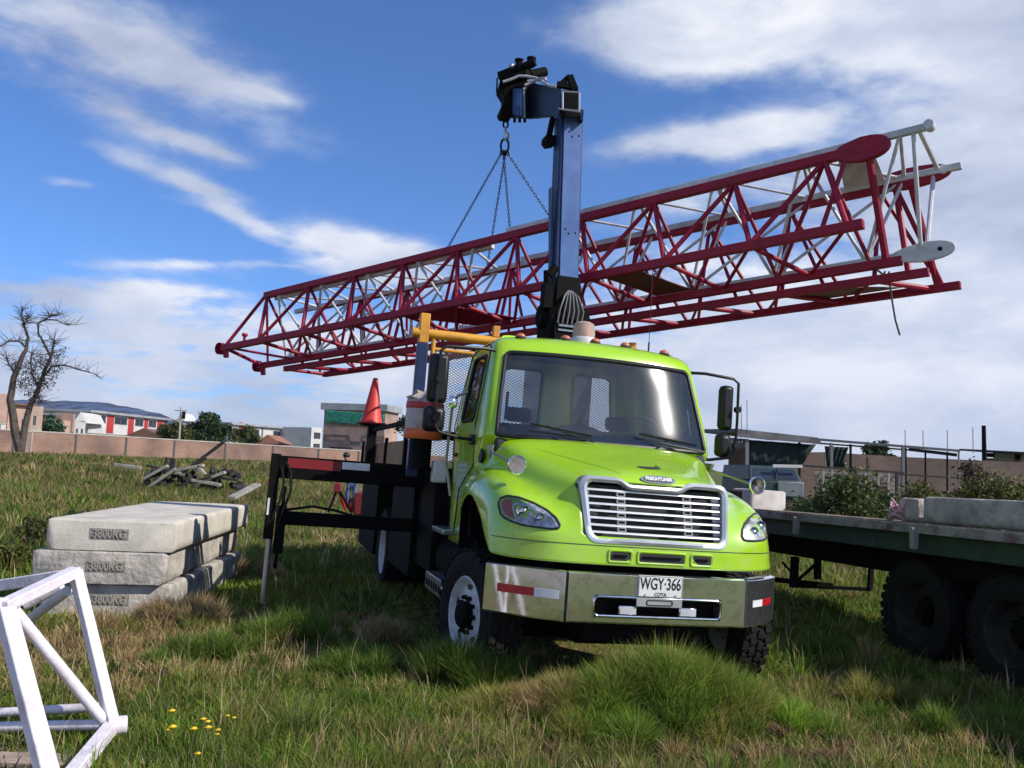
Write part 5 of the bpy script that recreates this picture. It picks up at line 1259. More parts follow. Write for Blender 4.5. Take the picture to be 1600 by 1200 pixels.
# ------------------------------------------------------------------ buildings
HW = mat('house_white', (.62, .60, .58), .9, col2=(.5, .48, .46), scale=.6); HR = mat('house_red', (.45, .035, .03), .8, col2=(.36, .03, .03), scale=.6)
HG = mat('house_grey', (.22, .21, .21), .9, col2=(.15, .15, .15), scale=.5); HD = mat('house_dark', (.07, .065, .07), .8); PNK = brickmat('pink_block', (.50, .32, .26), (.42, .27, .21), (.44, .37, .33), 1.6)
WINM = mat('far_window', (.035, .045, .06), .15, spec=.8); TIN = mat('tin_roof', (.42, .43, .44), .5, .2, col2=(.3, .3, .31), scale=.8); TILE = mat('tile_roof', (.22, .10, .07), .9, col2=(.14, .08, .06), scale=1.2)
def house(name, label, u0, v0, Y0, u1, v1, Y1, depth, wall, roof=None, wins=(), bands=(), cat='building', base=-.5, over=.5, rh=.35, ztop=None):
    a = at(u0, v0, Y0); b = at(u1, v1, Y1); zt = max(a.z, b.z) if ztop is None else ztop
    d = V(b.x - a.x, b.y - a.y, 0); L = d.length; d.normalize(); n = V(-d.y, d.x, 0)
    if n.y < 0: n = -n
    r = thing(name, V((a.x + b.x) / 2, (a.y + b.y) / 2, 0), label, cat)
    def Q(s, z, o=0): return V(a.x, a.y, 0) + d * (L * s) + n * o + V(0, 0, z)
    def sl(s0, s1, z0, z1, o0, o1): return MB().hexa([Q(s0, z0, o0), Q(s1, z0, o0), Q(s1, z0, o1), Q(s0, z0, o1), Q(s0, z1, o0), Q(s1, z1, o0), Q(s1, z1, o1), Q(s0, z1, o1)])
    H = zt - base; rec = .18
    # facade with real openings: strips between the windows
    w = MB(); ws_ = sorted(wins); xs_ = [0]
    rows = sorted({(x[2], x[3]) for x in wins})
    w.hexa([Q(0, base, rec), Q(1, base, rec), Q(1, base, depth), Q(0, base, depth), Q(0, zt, rec), Q(1, zt, rec), Q(1, zt, depth), Q(0, zt, depth)])
    zc = base
    for t0, t1 in rows:
        z0, z1 = base + H * t0, base + H * t1
        if z0 > zc + .01: m2 = sl(0, 1, zc, z0, 0, rec - .004); w.add(m2.v, m2.f)
        cur = 0
        for x in sorted(q for q in wins if (q[2], q[3]) == (t0, t1)):
            if x[0] > cur + .001: m2 = sl(cur, x[0], z0, z1, 0, rec - .004); w.add(m2.v, m2.f)
            cur = x[1]
        if cur < .999: m2 = sl(cur, 1, z0, z1, 0, rec - .004); w.add(m2.v, m2.f)
        zc = z1
    if zc < zt - .01: m2 = sl(0, 1, zc, zt, 0, rec - .004); w.add(m2.v, m2.f)
    w.build('wall', wall, r)
    for x in wins:
        z0, z1 = base + H * x[2], base + H * x[3]
        f = sl(x[0], x[1], z0, z0 + .08, -.03, .10); fw = (x[1] - x[0])
        for q in (x[0] + fw * .03, (x[0] + x[1]) / 2, x[1] - fw * .03): m2 = sl(q - .03 / L, q + .03 / L, z0 + .09, z1, .06, .11); f.add(m2.v, m2.f)
        fo = f.build('window', x[4] if len(x) > 4 else HG, r); sl(x[0], x[1], z0, z1, .125, .14).build('pane', WINM, fo)
    for s0, s1, t0, t1, mt in bands: sl(s0, s1, base + H * t0, base + H * t1, -.06, -.004).build('painted_panel', mt, r)
    if roof:
        e = over / L; sl(-e, 1 + e, zt + .01, zt + rh, -over, depth + over).build('roof', roof, r)
    return r
W2 = [(.02 + .165 * k, .155 + .165 * k, .78, .93) for k in range(4)]
house('apartment_row', 'white and red two storey row with a flat roof beyond the wall', 140, 647, 128, 262, 657, 150, 9, HW, TIN,
      wins=[(.03, .19, .80, .95), (.29, .45, .80, .95), (.55, .66, .80, .95), (.73, .84, .80, .95)],
      bands=[(.20, .28, .60, .98, HR), (.46, .53, .60, .98, HR), (.67, .72, .60, .98, HR), (.85, .93, .60, .98, HR), (0, 1, 0, .58, HG), (.94, 1, .6, .98, HD)])
house('apartment_row', 'white two storey row with grey windows and one red panel behind the tree', 361, 664, 142, 500, 675, 165, 9, HW, TIN,
      wins=[(.12, .29, .74, .93), (.44, .60, .74, .93), (.74, .92, .74, .93), (.02, .07, .74, .93)],
      bands=[(.08, .115, .45, 1.08, HR), (.955, .985, .5, .98, HR), (.31, .33, .55, .98, HG), (0, 1, 0, .40, HG)])
house('white_house', 'narrow white house between the grey windowed row and the tarpaulin building', 487, 668, 150, 503, 669, 152, 8, HW, None, wins=[(.25, .9, .72, .88), (.25, .9, .1, .6)])
ub = house('unfinished_building', 'unfinished pink block building with green tarpaulin under its roof', 507, 640, 122, 602, 648, 120, 5, PNK, TIN, over=.4, rh=.9,
      wins=[(.10, .38, .50, .56), (.44, .62, .44, .60), (.66, .74, .50, .56), (.12, .50, .02, .40)], bands=())
a_, b_ = at(510, 640.5, 121.6), at(601, 647.5, 119.6)
m = MB(); vs = []; fs = []; NX, NZ = 60, 10; rnd = random.Random(3)
for i in range(NX + 1):
    for j in range(NZ + 1):
        p = a_.lerp(b_, i / NX); vs.append((p.x, p.y - .18 - .16 * abs(math.sin(i * .9 + j * .8)) - .08 * rnd.random(), p.z - .05 - 1.62 * j / NZ - (.12 * math.sin(i * .5) if j == NZ else 0)))
fs = [(i * (NZ + 1) + j, (i + 1) * (NZ + 1) + j, (i + 1) * (NZ + 1) + j + 1, i * (NZ + 1) + j + 1) for i in range(NX) for j in range(NZ)]
tp = MB().add(vs, fs).build('tarpaulin', mat('green_tarp', (.03, .32, .20), .5, col2=(.02, .22, .14), scale=3), ub)
tp.modifiers.new('t', 'SOLIDIFY').thickness = .03
house('brick_house', 'pink brick house behind the bare tree at the left edge', -40, 612, 100, 14, 618, 102, 8, PNK, None, wins=[(.12, .3, .62, .78), (.5, .68, .62, .78), (.12, .3, .3, .48)], bands=[(.84, .99, .25, .55, HW), (0, 1, .54, .57, CONC)])
house('brick_house', 'pink brick house with a reddish upper wall seen through the bare tree', 14, 632, 104, 50, 636, 106, 8, PNK, TILE, wins=[(.15, .35, .55, .75), (.6, .8, .55, .75), (.2, .4, .2, .38)], rh=.2, bands=[(0, 1, .45, .48, CONC)])
house('brick_house', 'tan house with a red doorway right of the bare tree', 50, 634, 108, 68, 637, 109, 7, mat('tan_wall', (.45, .33, .26), .95, scale=.7), None, wins=[(.1, .3, .1, .5), (.2, .45, .65, .82)], bands=[(.45, .9, .05, .42, HR), (0, 1, .55, .58, CONC)])
house('brick_house', 'low brown house with a white awning beyond the wall', 58, 648, 112, 84, 650, 113, 7, mat('brown_wall', (.30, .19, .14), .95, scale=.7), HG, rh=.25, bands=[(.0, .75, .42, .50, HW), (0, .7, .05, .4, HR)])
house('brick_house', 'pink brick building with a comb of bare columns on its roof', 84, 656, 118, 113, 659, 120, 7, PNK, None, bands=[(0, 1, .42, .48, HR)], wins=[(.1, .35, .1, .35)])
for k in range(6):
    p = at(90 + k * 4.6, 655 + k * .5, 120); MB().box(p.x - .2, p.x + .2, p.y - .2, p.y + .2, p.z - 1.5, p.z + .9).build('column', PNK, bpy.data.objects['brick_house.004'])
house('white_house', 'small white house with a pointed gable and two dark windows', 117, 657, 124, 134, 661, 125, 7, HW, None, wins=[(.15, .35, .55, .8), (.6, .8, .55, .8)])
p0_, p1_ = at(117, 657, 124), at(134, 661, 125)
MB().prism([p0_, p1_, p0_.lerp(p1_, .45) + V(0, 0, 1.3)], (0, 6, 0)).build('gable', HW, bpy.data.objects['white_house.001'])
def gable(label, u0, u1, v0, v1, Y, mt):
    a, b = at(u0, v1, Y), at(u1, v1, Y); c = at((u0 + u1) / 2, v0, Y); g = thing('low_house', V(c.x, c.y, 0), label, 'building')
    MB().box(a.x + .3, b.x - .3, a.y + .3, a.y + 7, -.5, a.z).build('wall', BRKP, g); MB().prism([a, b, c], (0, 7, 0)).build('roof', mt, g)
gable('low house with a brown tiled gable in front of the red and white row', 190, 258, 669, 683, 116, TILE)
gable('low house with an orange brown gable in front of the grey windowed row', 396, 440, 679, 694, 124, mat('orange_roof', (.33, .15, .09), .9, scale=1))
p = at(318, 644, 150); q = thing('church_gable', V(p.x, p.y, 0), 'pale gable peeking over the dark trees', 'building')
MB().prism([at(272, 664, 150), at(292, 664, 150), at(282, 645, 150)], (0, 6, 0)).build('gable_wall', HW, q); MB().box(at(272, 664, 150).x, at(292, 664, 150).x, 150, 156, 0, at(272, 664, 150).z).build('wall', HW, q)
# poles
def pole(name, u0, v0, u1, v1, Y, r, label, material, arm=True, group=None):
    a, b = at(u0, v0, Y), at(u1, v1, Y); e = thing(name, V(b.x, b.y, 0), label, 'utility pole' if arm else 'post', group)
    MB().tube(V(b.x, b.y, -.5) if b.z > 0 else b, a, r, r * .7, 8).build('pole_shaft', material, e)
    if arm:
        MB().bar(a + V(-.7, 0, -.4), a + V(.7, 0, -.4), .12).build('cross_arm', material, e)
        MB().tube(a + V(.35, 0, -1.3), a + V(.35, 0, -.5), .2, n=10).build('transformer', BLACK, e)
    return e
pole('utility_pole', 283, 636, 280, 690, 100, .14, 'pale utility pole with a cross arm before the dark trees', CONC)
pole('utility_pole', 1537, 665, 1540, 750, 40, .13, 'dark rough wooden pole rising above the sheds at the right', BLACK, arm=False)
p = at(713 / 1, 640, 90)

# trees
def tree(name, u, v, Y, w, h, n, size, cols, label, seed, lumps=14):
    p = at(u, v, Y); c = V(p.x, p.y, p.z - h); rnd = random.Random(seed); cl = []
    for k in range(lumps):
        a = rnd.uniform(0, 6.28); q = rnd.random() ** .5; x = math.cos(a) * q * w * .42
        cl.append((c.x + x, c.y + math.sin(a) * q * w * .3, c.z + h * (.35 + .55 * (1 - q * q)) * rnd.uniform(.75, 1), h * rnd.uniform(.13, .22)))
    r = thing(name, V(c.x, c.y, 0), label, 'tree')
    put(leaf_mesh('crown', cl, n, size, cols, seed=seed), r, V(c.x, c.y, 0))
    m = MB().tube(V(c.x, c.y, -.5), V(c.x, c.y, c.z + h * .5), h * .05, h * .03, 8)
    for k in range(6): m.path([V(c.x, c.y, c.z + h * .3), V(*cl[k][:3])], .08, 5, radii=[h * .025, h * .008])
    m.build('trunk', WOOD, r); return r
tree('broadleaf_tree', 330, 643, 108, 7.5, 5.4, 5200, .22, DG, 'dark green round tree beyond the wall', 3)
tree('broadleaf_tree', 272, 654, 104, 4.6, 4.2, 3000, .20, YG, 'yellowish round tree left of the dark green one behind the wall', 4)
tree('broadleaf_tree', 385, 662, 116, 4.5, 3.5, 2200, .2, MG, 'smaller green tree between the dark tree and the orange gable', 5)
tree('broadleaf_tree', 84, 645, 112, 2.6, 3.5, 900, .2, [(.05, .12, .06), (.04, .09, .04)], 'small green tree among the brick houses', 6)
tree('broadleaf_tree', 1374, 684, 46, 2.3, 2.0, 1500, .11, DG, 'round dark tree standing above the shed roof', 7)
tree('broadleaf_tree', 634, 642, 70, 1.8, 2.2, 700, .12, DG, 'dark leafy tree top showing beside the drum', 8)

# bare tree, left
def bare_tree():
    base = at(30, 697, 58); base.z = .4; r = thing('bare_tree', base, 'mostly bare twisted tree with two leaning trunks at the left', 'tree'); rnd = random.Random(12)
    def pp(pts, r0, r1, Y=58, name='limb', par=None):
        w = [at(u, v, Y + dy) for u, v, dy in pts]; n = len(w); out = []
        for i in range(n - 1):
            for k in range(3):
                t = k / 3; p = w[i].lerp(w[i + 1], t); out.append(p + V(rnd.uniform(-1, 1), rnd.uniform(-1, 1), 0) * .04)
        out.append(w[-1]); m = len(out); rd = [r0 + (r1 - r0) * i / (m - 1) for i in range(m)]
        return MB().path(out, .1, 7, radii=rd), out
    BM = mat('bark', (.10, .075, .06), .95, col2=(.05, .04, .035), scale=3, bump=.5)
    trunk = MB(); limbs = []; tips = []
    for pts, r0, r1 in (([(31, 705, 0), (22, 665, 0), (16, 625, 0), (22, 590, 0), (33, 562, 0), (42, 540, .3)], .30, .12), ([(33, 705, 0), (38, 670, .2), (45, 640, .3), (58, 610, .4), (70, 580, .5), (80, 555, .6)], .25, .09)):
        m, o = pp(pts, r0, r1); trunk.add(m.v, m.f); tips.append(o)
    trunk.build('trunk', BM, r)
    for pts, r0, r1 in (([(42, 540, .3), (44, 527, .3), (38, 508, .2), (34, 492, 0), (35, 479, 0)], .11, .03), ([(40, 542, .3), (30, 533, 0), (16, 533, -.3), (0, 541, -.6), (-20, 545, -1)], .08, .03), ([(38, 508, 0), (43, 500, 0), (45, 495, 0)], .05, .02),
                        ([(80, 555, .6), (83, 540, .6), (84, 533, .5)], .09, .04), ([(79, 556, .6), (70, 538, .6), (60, 522, .4), (60, 505, .4), (72, 499, .3), (88, 500, 0), (104, 508, 0), (118, 507, 0)], .08, .02), ([(72, 499, .3), (82, 492, .3), (96, 491, 0)], .03, .01),
                        ([(66, 590, .5), (80, 573, .3), (100, 570, .3), (125, 578, 0), (148, 584, 0), (158, 592, 0)], .07, .02), ([(60, 608, .4), (50, 585, 0), (48, 560, 0), (50, 548, 0)], .08, .02), ([(24, 585, 0), (14, 570, 0), (10, 555, -.3)], .07, .02), ([(56, 615, .4), (62, 625, 0), (66, 630, 0)], .05, .02)):
        m, o = pp(pts, r0, r1); lb = m.build('limb', BM, r); tw_ = MB()
        for k in range(44):
            i = rnd.randrange(1, len(o)); s = o[i]; L = rnd.uniform(.3, 1.25); d = V(rnd.uniform(-1, 1), rnd.uniform(-.6, .6), rnd.uniform(-.2, 1)).normalized()
            tw_.path([s, s + d * L * .5, s + d * L + V(rnd.uniform(-.15, .15), 0, rnd.uniform(-.15, .15))], .01, 4, radii=[.018, .013, .006])
        tw_.build('twig', BM, lb)
    cl = [(*at(u, v, 58.2), q) for u, v, q in ((34, 600, .7), (44, 585, .75), (55, 570, .7), (62, 595, .7), (75, 570, .7), (88, 555, .6), (50, 615, .6), (70, 600, .6), (28, 572, .5), (92, 575, .45), (100, 545, .3), (64, 560, .5), (82, 585, .5))]
    put(leaf_mesh('dry_leaves', cl, 2600, .06, [(.075, .05, .045), (.05, .05, .03), (.10, .07, .06), (.03, .025, .03)], seed=5), r, base)
bare_tree()

# debris heap and scattered timber
HP = at(295, 762, 33); 
lab = 'weathered grey plank lying in the heap of scrap wood'
def plank(u0, v0, u1, v1, Y, w, label, mt, g='scrap wood in the heap', dy=0): 
    a, b = at(u0, v0, Y), at(u1, v1, Y + dy); solo(MB().bar(a, b, w, w * .45), 'scrap_plank', mt, a.lerp(b, .5), label, 'plank', g, bevel=.01)
DKW = mat('dark_scrap', (.035, .03, .028), .9); GW = mat('grey_scrap', (.36, .33, .28), .9, col2=(.22, .2, .17), scale=5)
plab = ['light plank leaning up the left side of the scrap heap', 'light plank crossing the upper left of the scrap heap', 'level light plank through the middle of the scrap heap', 'light plank sloping up behind the middle of the scrap heap', 'light plank lying apart to the left of the scrap heap', 'long dark timber sticking up to the right out of the scrap heap', 'short dark timber below the long one sticking up', 'dark upright stick at the centre left of the scrap heap', 'dark upright stick just right of its twin in the heap', "short light plank standing right of the heap's centre", 'light plank at the lower right of the scrap heap', 'flat dark timber at the right end of the scrap heap', 'dark timber in front of the middle of the scrap heap', 'dark timber across the far upper left of the heap', 'small dark timber at the upper right of the heap', 'light plank lying in front of the right half of the heap']
pl = [(232, 762, 275, 733, GW), (226, 748, 262, 728, GW), (245, 735, 300, 742, GW), (275, 735, 318, 727, GW), (180, 726, 220, 731, GW), (300, 728, 350, 690, DKW), (285, 738, 322, 715, DKW), (255, 740, 262, 715, DKW), (268, 736, 270, 716, DKW), (310, 728, 320, 742, GW), (325, 748, 352, 738, GW), (330, 745, 372, 750, DKW), (285, 757, 330, 745, DKW), (230, 727, 272, 738, DKW), (340, 742, 366, 735, DKW), (300, 750, 345, 758, GW)]
for k, (a0, b0, a1, b1, mt) in enumerate(pl): plank(a0, b0, a1, b1, 33 + (k % 3) * .4, .24 if mt is GW else .2, plab[k], mt)
m = MB(); rnd = random.Random(2)
for k in range(60):
    c = at(rnd.uniform(228, 380), rnd.uniform(735, 765), 33.5 + rnd.random()); c.z = max(c.z, .0) ; m.box(c.x - .12, c.x + .12, c.y - .1, c.y + .1, c.z - .1, c.z + .06, Matrix.Translation(c) @ Euler((rnd.random() * 3, rnd.random() * 3, rnd.random() * 3)).to_matrix().to_4x4() @ Matrix.Translation(-c))
tag(_build(m, 'rubble', DKW, None), 'dark rubble and chips under the heap of scrap wood', kind='stuff')
pk = at(385, 770, 24); solo(MB().bar(at(362, 778, 23), at(402, 757, 25), .20, .07), 'scrap_plank', GW, pk, 'pale board lying alone in the grass behind the blocks', 'plank')

# person bending behind the outrigger beam
def person():
    g = ground_at(548, 803); s = 1.0; X, Y, Z = g.x, g.y, g.z; r = thing('person', g, 'person in a dark brown jacket and blue jeans bending over beside the red stand', 'person')
    def skin(name, vs, es, rads, material, sub=2):
        me = bpy.data.meshes.new(name); me.from_pydata([(X + a, Y + b, Z + c) for a, b, c in vs], es, []); o = bpy.data.objects.new(name, me); COL.objects.link(o)
        o.modifiers.new('s', 'SKIN'); sv = me.skin_vertices[0].data
        for i, q in enumerate(rads): sv[i].radius = (q, q * .9)
        sv[0].use_root = True
        ss = o.modifiers.new('u', 'SUBSURF'); ss.levels = ss.render_levels = sub; bpy.context.view_layer.update()
        m2 = bpy.data.meshes.new_from_object(o.evaluated_get(bpy.context.evaluated_depsgraph_get())); bpy.data.objects.remove(o)
        m2.name = name; m2.materials.clear(); m2.materials.append(material)
        for p in m2.polygons: p.use_smooth = True
        o = bpy.data.objects.new(name, m2); COL.objects.link(o); return put(o, r, g)
    SK = mat('skin', (.32, .17, .11), .6)
    # pelvis, spine, neck, head / legs / arms
    J = [(0, 0, .92), (-.02, -.05, 1.10), (-.07, -.08, 1.32), (-.13, -.10, 1.46), (-.16, -.11, 1.53), (-.20, -.12, 1.62), (-.21, -.12, 1.72),
         (-.09, .0, .88), (-.12, -.06, .50), (-.10, .06, .09), (-.12, -.08, .04), (.09, .0, .88), (.10, -.08, .50), (.13, .06, .09), (.12, -.08, .04),
         (-.26, -.1, 1.38), (-.36, -.22, 1.16), (-.38, -.36, .98), (-.39, -.42, .92), (.10, -.1, 1.38), (.14, -.24, 1.14), (.02, -.38, 1.0), (-.02, -.43, .95)]
    E_ = [(0, 1), (1, 2), (2, 3), (3, 4), (4, 5), (5, 6), (0, 7), (7, 8), (8, 9), (9, 10), (0, 11), (11, 12), (12, 13), (13, 14), (2, 15), (15, 16), (16, 17), (17, 18), (2, 19), (19, 20), (20, 21), (21, 22)]
    RR = [.13, .12, .14, .06, .05, .085, .08, .085, .06, .04, .04, .085, .06, .04, .04, .055, .042, .03, .035, .055, .042, .03, .035]
    skin('body', J, E_, RR, SK)
    skin('jacket', [J[i] for i in (0, 1, 2, 15, 16, 17, 19, 20, 21)], [(0, 1), (1, 2), (2, 3), (3, 4), (4, 5), (2, 6), (6, 7), (7, 8)], [.145, .15, .165, .075, .062, .05, .075, .062, .05], mat('brown_jacket', (.06, .03, .028), .8))
    skin('jeans', [J[i] for i in (0, 7, 8, 9, 11, 12, 13)], [(0, 1), (1, 2), (2, 3), (0, 4), (4, 5), (5, 6)], [.15, .105, .08, .062, .105, .08, .062], mat('denim', (.09, .11, .22), .85))
    put(MB().ball((X - .205, Y - .10, Z + 1.73), .108, (1, 1.05, .9), 14, 8).build('hair', LETTER), r, g)
    for dx in (-.10, .13): put(MB().ball((X + dx, Y - .03, Z + .05), .07, (.8, 1.9, .8), 12, 6).build('shoe', LETTER), r, g)
person()
g = ground_at(540, 812); st_ = thing('red_stand', g, 'red and black three legged stand beside the bending person', 'stand')
tp_ = at(528, 762, g.y); MRED = mat('stand_red', (.22, .02, .025), .6)
for (u, v, dy) in ((513, 800, -.3), (552, 806, -.4), (540, 797, .4)):
    b = at(u, v, g.y + dy); MB().bar(tp_, b, .05).build('leg', BLACK if u != 540 else REDR, st_)
MB().box(tp_.x - .09, tp_.x + .09, tp_.y - .09, tp_.y + .09, tp_.z - .12, tp_.z + .12).build('head', MRED, st_, bevel=.02); MB().bar(tp_ + V(0, 0, .1), tp_ + V(0, 0, .55), .03).build('rod', MRED, st_)
c = at(568, 788, 21); rb_ = thing('red_machine', V(c.x, c.y, 0), 'small red machine casing behind the black truck boxes', 'machine')
MB().box(c.x - .18, c.x + .3, c.y - .3, c.y + .3, c.z - .25, c.z + .28).build('casing', mat('machine_red', (.20, .018, .015), .6), rb_, bevel=.04)
MB().lathe([(.16, -.05), (.16, .05), (.001, .051)], (c.x - .26, c.y - .1, c.z - .02), (1, .3, 0), 16).build('flywheel', MRED, rb_); MB().box(c.x - .2, c.x + .25, c.y - .2, c.y + .2, .02, c.z - .26).build('machine_leg', BLACK, rb_)

# ------------------------------------------------------------------ sheds and yard on the right
YS = 33.0
def wp(u, v, Y=YS): return at(u, v, Y)
sh = thing('open_shed', V(wp(1300, 700).x, YS, 0), 'long open shed of thin posts with a flat dark roof edge', 'shed')
def zbar(pts, Y, w, h, mt, par, name, depth=0):
    m = MB()
    for (u0, v0), (u1, v1) in zip(pts, pts[1:]): m.bar(wp(u0, v0, Y), wp(u1, v1, Y), w, h)
    return m.build(name, mt, par)
a, b = wp(1150, 676), wp(1278, 690); c2, d2 = wp(1500, 706, 34), wp(1278, 690, 34)
FAS = mat('fascia', (.20, .19, .19), .8, col2=(.10, .09, .09), scale=2)
MB().hexa([a, b, b + V(0, 6, .2), a + V(0, 6, .2), a + V(0, 0, .15), b + V(0, 0, .15), b + V(0, 6, .35), a + V(0, 6, .35)]).build('roof_sheet', FAS, sh)
zbar([(1150, 679.5), (1282, 691)], YS - .1, .06, .14, FAS, sh, 'fascia'); zbar([(1270, 686), (1500, 704.5)], YS, .06, .09, mat('pipe_grey', (.08, .08, .10), .6), sh, 'roof_beam'); zbar([(1270, 692), (1420, 703)], YS + .5, .05, .06, BLACK, sh, 'roof_beam')
zbar([(1420, 702), (1495, 711)], YS + .6, .05, .12, BLACK, sh, 'roof_beam')
zbar([(1248, 727), (1330, 733), (1412, 739)], YS - 1, .06, .07, DKW, sh, 'rail'); zbar([(1400, 741), (1530, 749)], YS - .4, .05, .06, DKW, sh, 'rail')
for u, v0, v1, w, mt in ((1167, 686, 790, .12, HG), (1249, 686, 790, .07, BLACK), (1299, 692, 790, .10, HG), (1329, 694, 790, .07, BLACK), (1355, 714, 760, .05, DKW), (1411, 698, 780, .10, HG), (1415, 700, 780, .06, BLACK), (1446, 706, 780, .05, BLACK), (1480, 706, 780, .05, BLACK), (1498, 706, 780, .05, HG)):
    MB().bar(wp(u, v1), wp(u, v0), w).build('post', mt, sh)
for k, (u, v0, v1) in enumerate(((1167, 625, 684), (1158, 632, 684), (1414, 672, 700), (1442, 672, 704), (1480, 672, 706), (1520, 668, 708))):
    MB().bar(wp(u + .6, v1), wp(u, v0), .022).build('reinforcing_rod', HG, sh)
# dark netting of the shed
def sheet(name, pts, Y, mt, label, cat, th=.05, wav=.05, n=24):
    (u0, v0), (u1, v1), (u2, v2), (u3, v3) = pts; A_, B_, C_, D_ = wp(u0, v0, Y), wp(u1, v1, Y), wp(u2, v2, Y), wp(u3, v3, Y); vs = []
    for i in range(n + 1):
        for j in range(5):
            t = j / 4; p = A_.lerp(B_, i / n).lerp(D_.lerp(C_, i / n), t); p.y += wav * math.sin(i * 1.3 + j); vs.append(p)
    fs = [(i * 5 + j, i * 5 + 5 + j, i * 5 + 6 + j, i * 5 + 1 + j) for i in range(n) for j in range(4)]
    o = MB().add(vs, fs); lo = wp((u2 + u3) / 2, v2, Y); o = solo(o, name, mt, V(lo.x, Y, lo.z), label, cat); o.modifiers.new('t', 'SOLIDIFY').thickness = th; return o
sheet('shade_netting', ((1168, 687), (1275, 695), (1250, 732), (1168, 728)), YS + .3, mat('dark_net', (.012, .025, .022), .9, col2=(.02, .035, .03), scale=2), 'dark green shade netting hung in the left end of the shed', 'netting')
sheet('shade_netting', ((1290, 697), (1326, 699), (1318, 730), (1292, 729)), YS + .4, MATS['dark_net'], 'narrow dark netting strip hung between two posts of the shed', 'netting')
sheet('grey_sheeting', ((1140, 684), (1166, 686), (1166, 704), (1140, 703)), YS + .2, HG, 'grey sheet over the shed end beside the truck mirror', 'sheeting')
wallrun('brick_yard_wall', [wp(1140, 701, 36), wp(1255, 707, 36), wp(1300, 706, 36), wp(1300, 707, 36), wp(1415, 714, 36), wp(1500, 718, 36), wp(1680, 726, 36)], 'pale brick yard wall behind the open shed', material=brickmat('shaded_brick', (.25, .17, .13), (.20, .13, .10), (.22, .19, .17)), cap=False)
b2 = thing('block_shed', V(wp(1560, 715, 44).x, 44, 0), 'low shed with a dark sagging sheet roof at the right edge', 'shed')
MB().hexa([wp(1498, 704, 43), wp(1680, 716, 43), wp(1680, 713, 48), wp(1500, 703, 48), wp(1498, 702, 43), wp(1680, 711.5, 43), wp(1680, 710, 48), wp(1500, 701, 48)]).build('roof', BLACK, b2)
for u0, v0, u1, v1, mt in ((1555, 708, 1585, 719, mat('pale_panel', (.4, .43, .5), .6)), (1587, 710, 1594, 718, BLACK), (1543, 708, 1554, 714, BLACK), (1596, 710, 1680, 722, HW)):
    p_, q_ = wp(u0, v1, 45), wp(u1, v0, 45); MB().box(p_.x, q_.x, 45, 45.2, p_.z, q_.z).build('wall_panel', mt, b2)
MB().box(wp(1545, 720, 46).x, wp(1700, 720, 46).x, 46, 46.3, -.3, wp(1600, 718, 46).z).build('wall', BRKP, b2)
# rail fence of the stock pen
fe = thing('rail_fence', V(wp(1340, 770, 31).x, 31, 0), 'pale horizontal rail fence of the pen under the shed', 'fence')
for k in range(6):
    v = 738 + k * 6.2; zbar([(1272 + k, v), (1345, v + 3.2), (1402, v + 6)], 31 + .02 * k, .05, .075, mat('fence_pale', (.34, .32, .28), .9, col2=(.2, .19, .17), scale=4), fe, 'rail')
for u in (1286, 1300, 1318, 1337, 1352, 1372, 1388, 1401): MB().bar(wp(u, 795, 30.9), wp(u, 735 + (u - 1286) * .04, 30.9), .08).build('post', DKW if u % 2 else GW, fe)
# parked van behind
vc = wp(1205, 770, 30); gz = vc.z; vn = thing('parked_van', V(vc.x, 30.5, 0), 'green van with painted-in shade, parked under the shed, half hidden by the truck', 'van')
x0, x1 = wp(1172, 770, 30).x, wp(1256, 770, 30).x; zt = wp(1215, 728, 30).z; zh = wp(1215, 752, 30).z
VG = mat('van_green_shaded', (.035, .06, .055), .5, col2=(.02, .04, .035), scale=2); VW = mat('van_grey', (.20, .23, .24), .5)  # van green darkened to carry the shade under the shed roof
zb = wp(1215, 785, 30).z
MB().hexa([V(x0, 30, zb), V(x1, 30, zb), V(x1, 34, zb), V(x0, 34, zb), V(x0, 30, zh), V(x1, 30, zh), V(x1, 34, zh), V(x0, 34, zh)]).hexa([V(x0, 30.1, zh), V(x1 - .02, 30.1, zh), V(x1, 34, zh), V(x0, 34, zh), V(x0 + .1, 30.6, zt), V(x1 - .1, 30.6, zt), V(x1 - .05, 34, zt), V(x0 + .05, 34, zt)]).build('van_body', VG, vn, bevel=.04)
MB().hexa([V(x0 + .12, 30.14, zh + .06), V(x1 - .14, 30.14, zh + .06), V(x1 - .14, 30.17, zh + .06), V(x0 + .12, 30.17, zh + .06), V(x0 + .2, 30.5, zt - .1), V(x1 - .2, 30.5, zt - .1), V(x1 - .2, 30.53, zt - .1), V(x0 + .2, 30.53, zt - .1)]).build('windscreen', WINM, vn)
MB().box(x0 + .9, x1 - .02, 29.93, 29.99, zb + .2, zh).build('van_front', VW, vn, bevel=.03)
MB().bar(V((x0 + x1) / 2, 30.1, zh), V((x0 + x1) / 2 + .1, 30.4, zt - .05), .05).build('window_post', VG, vn); MB().bar(V(x0 + .8, 30.2, zt), V(x1, 30.2, zt + .02), .1).build('visor', HW, vn)
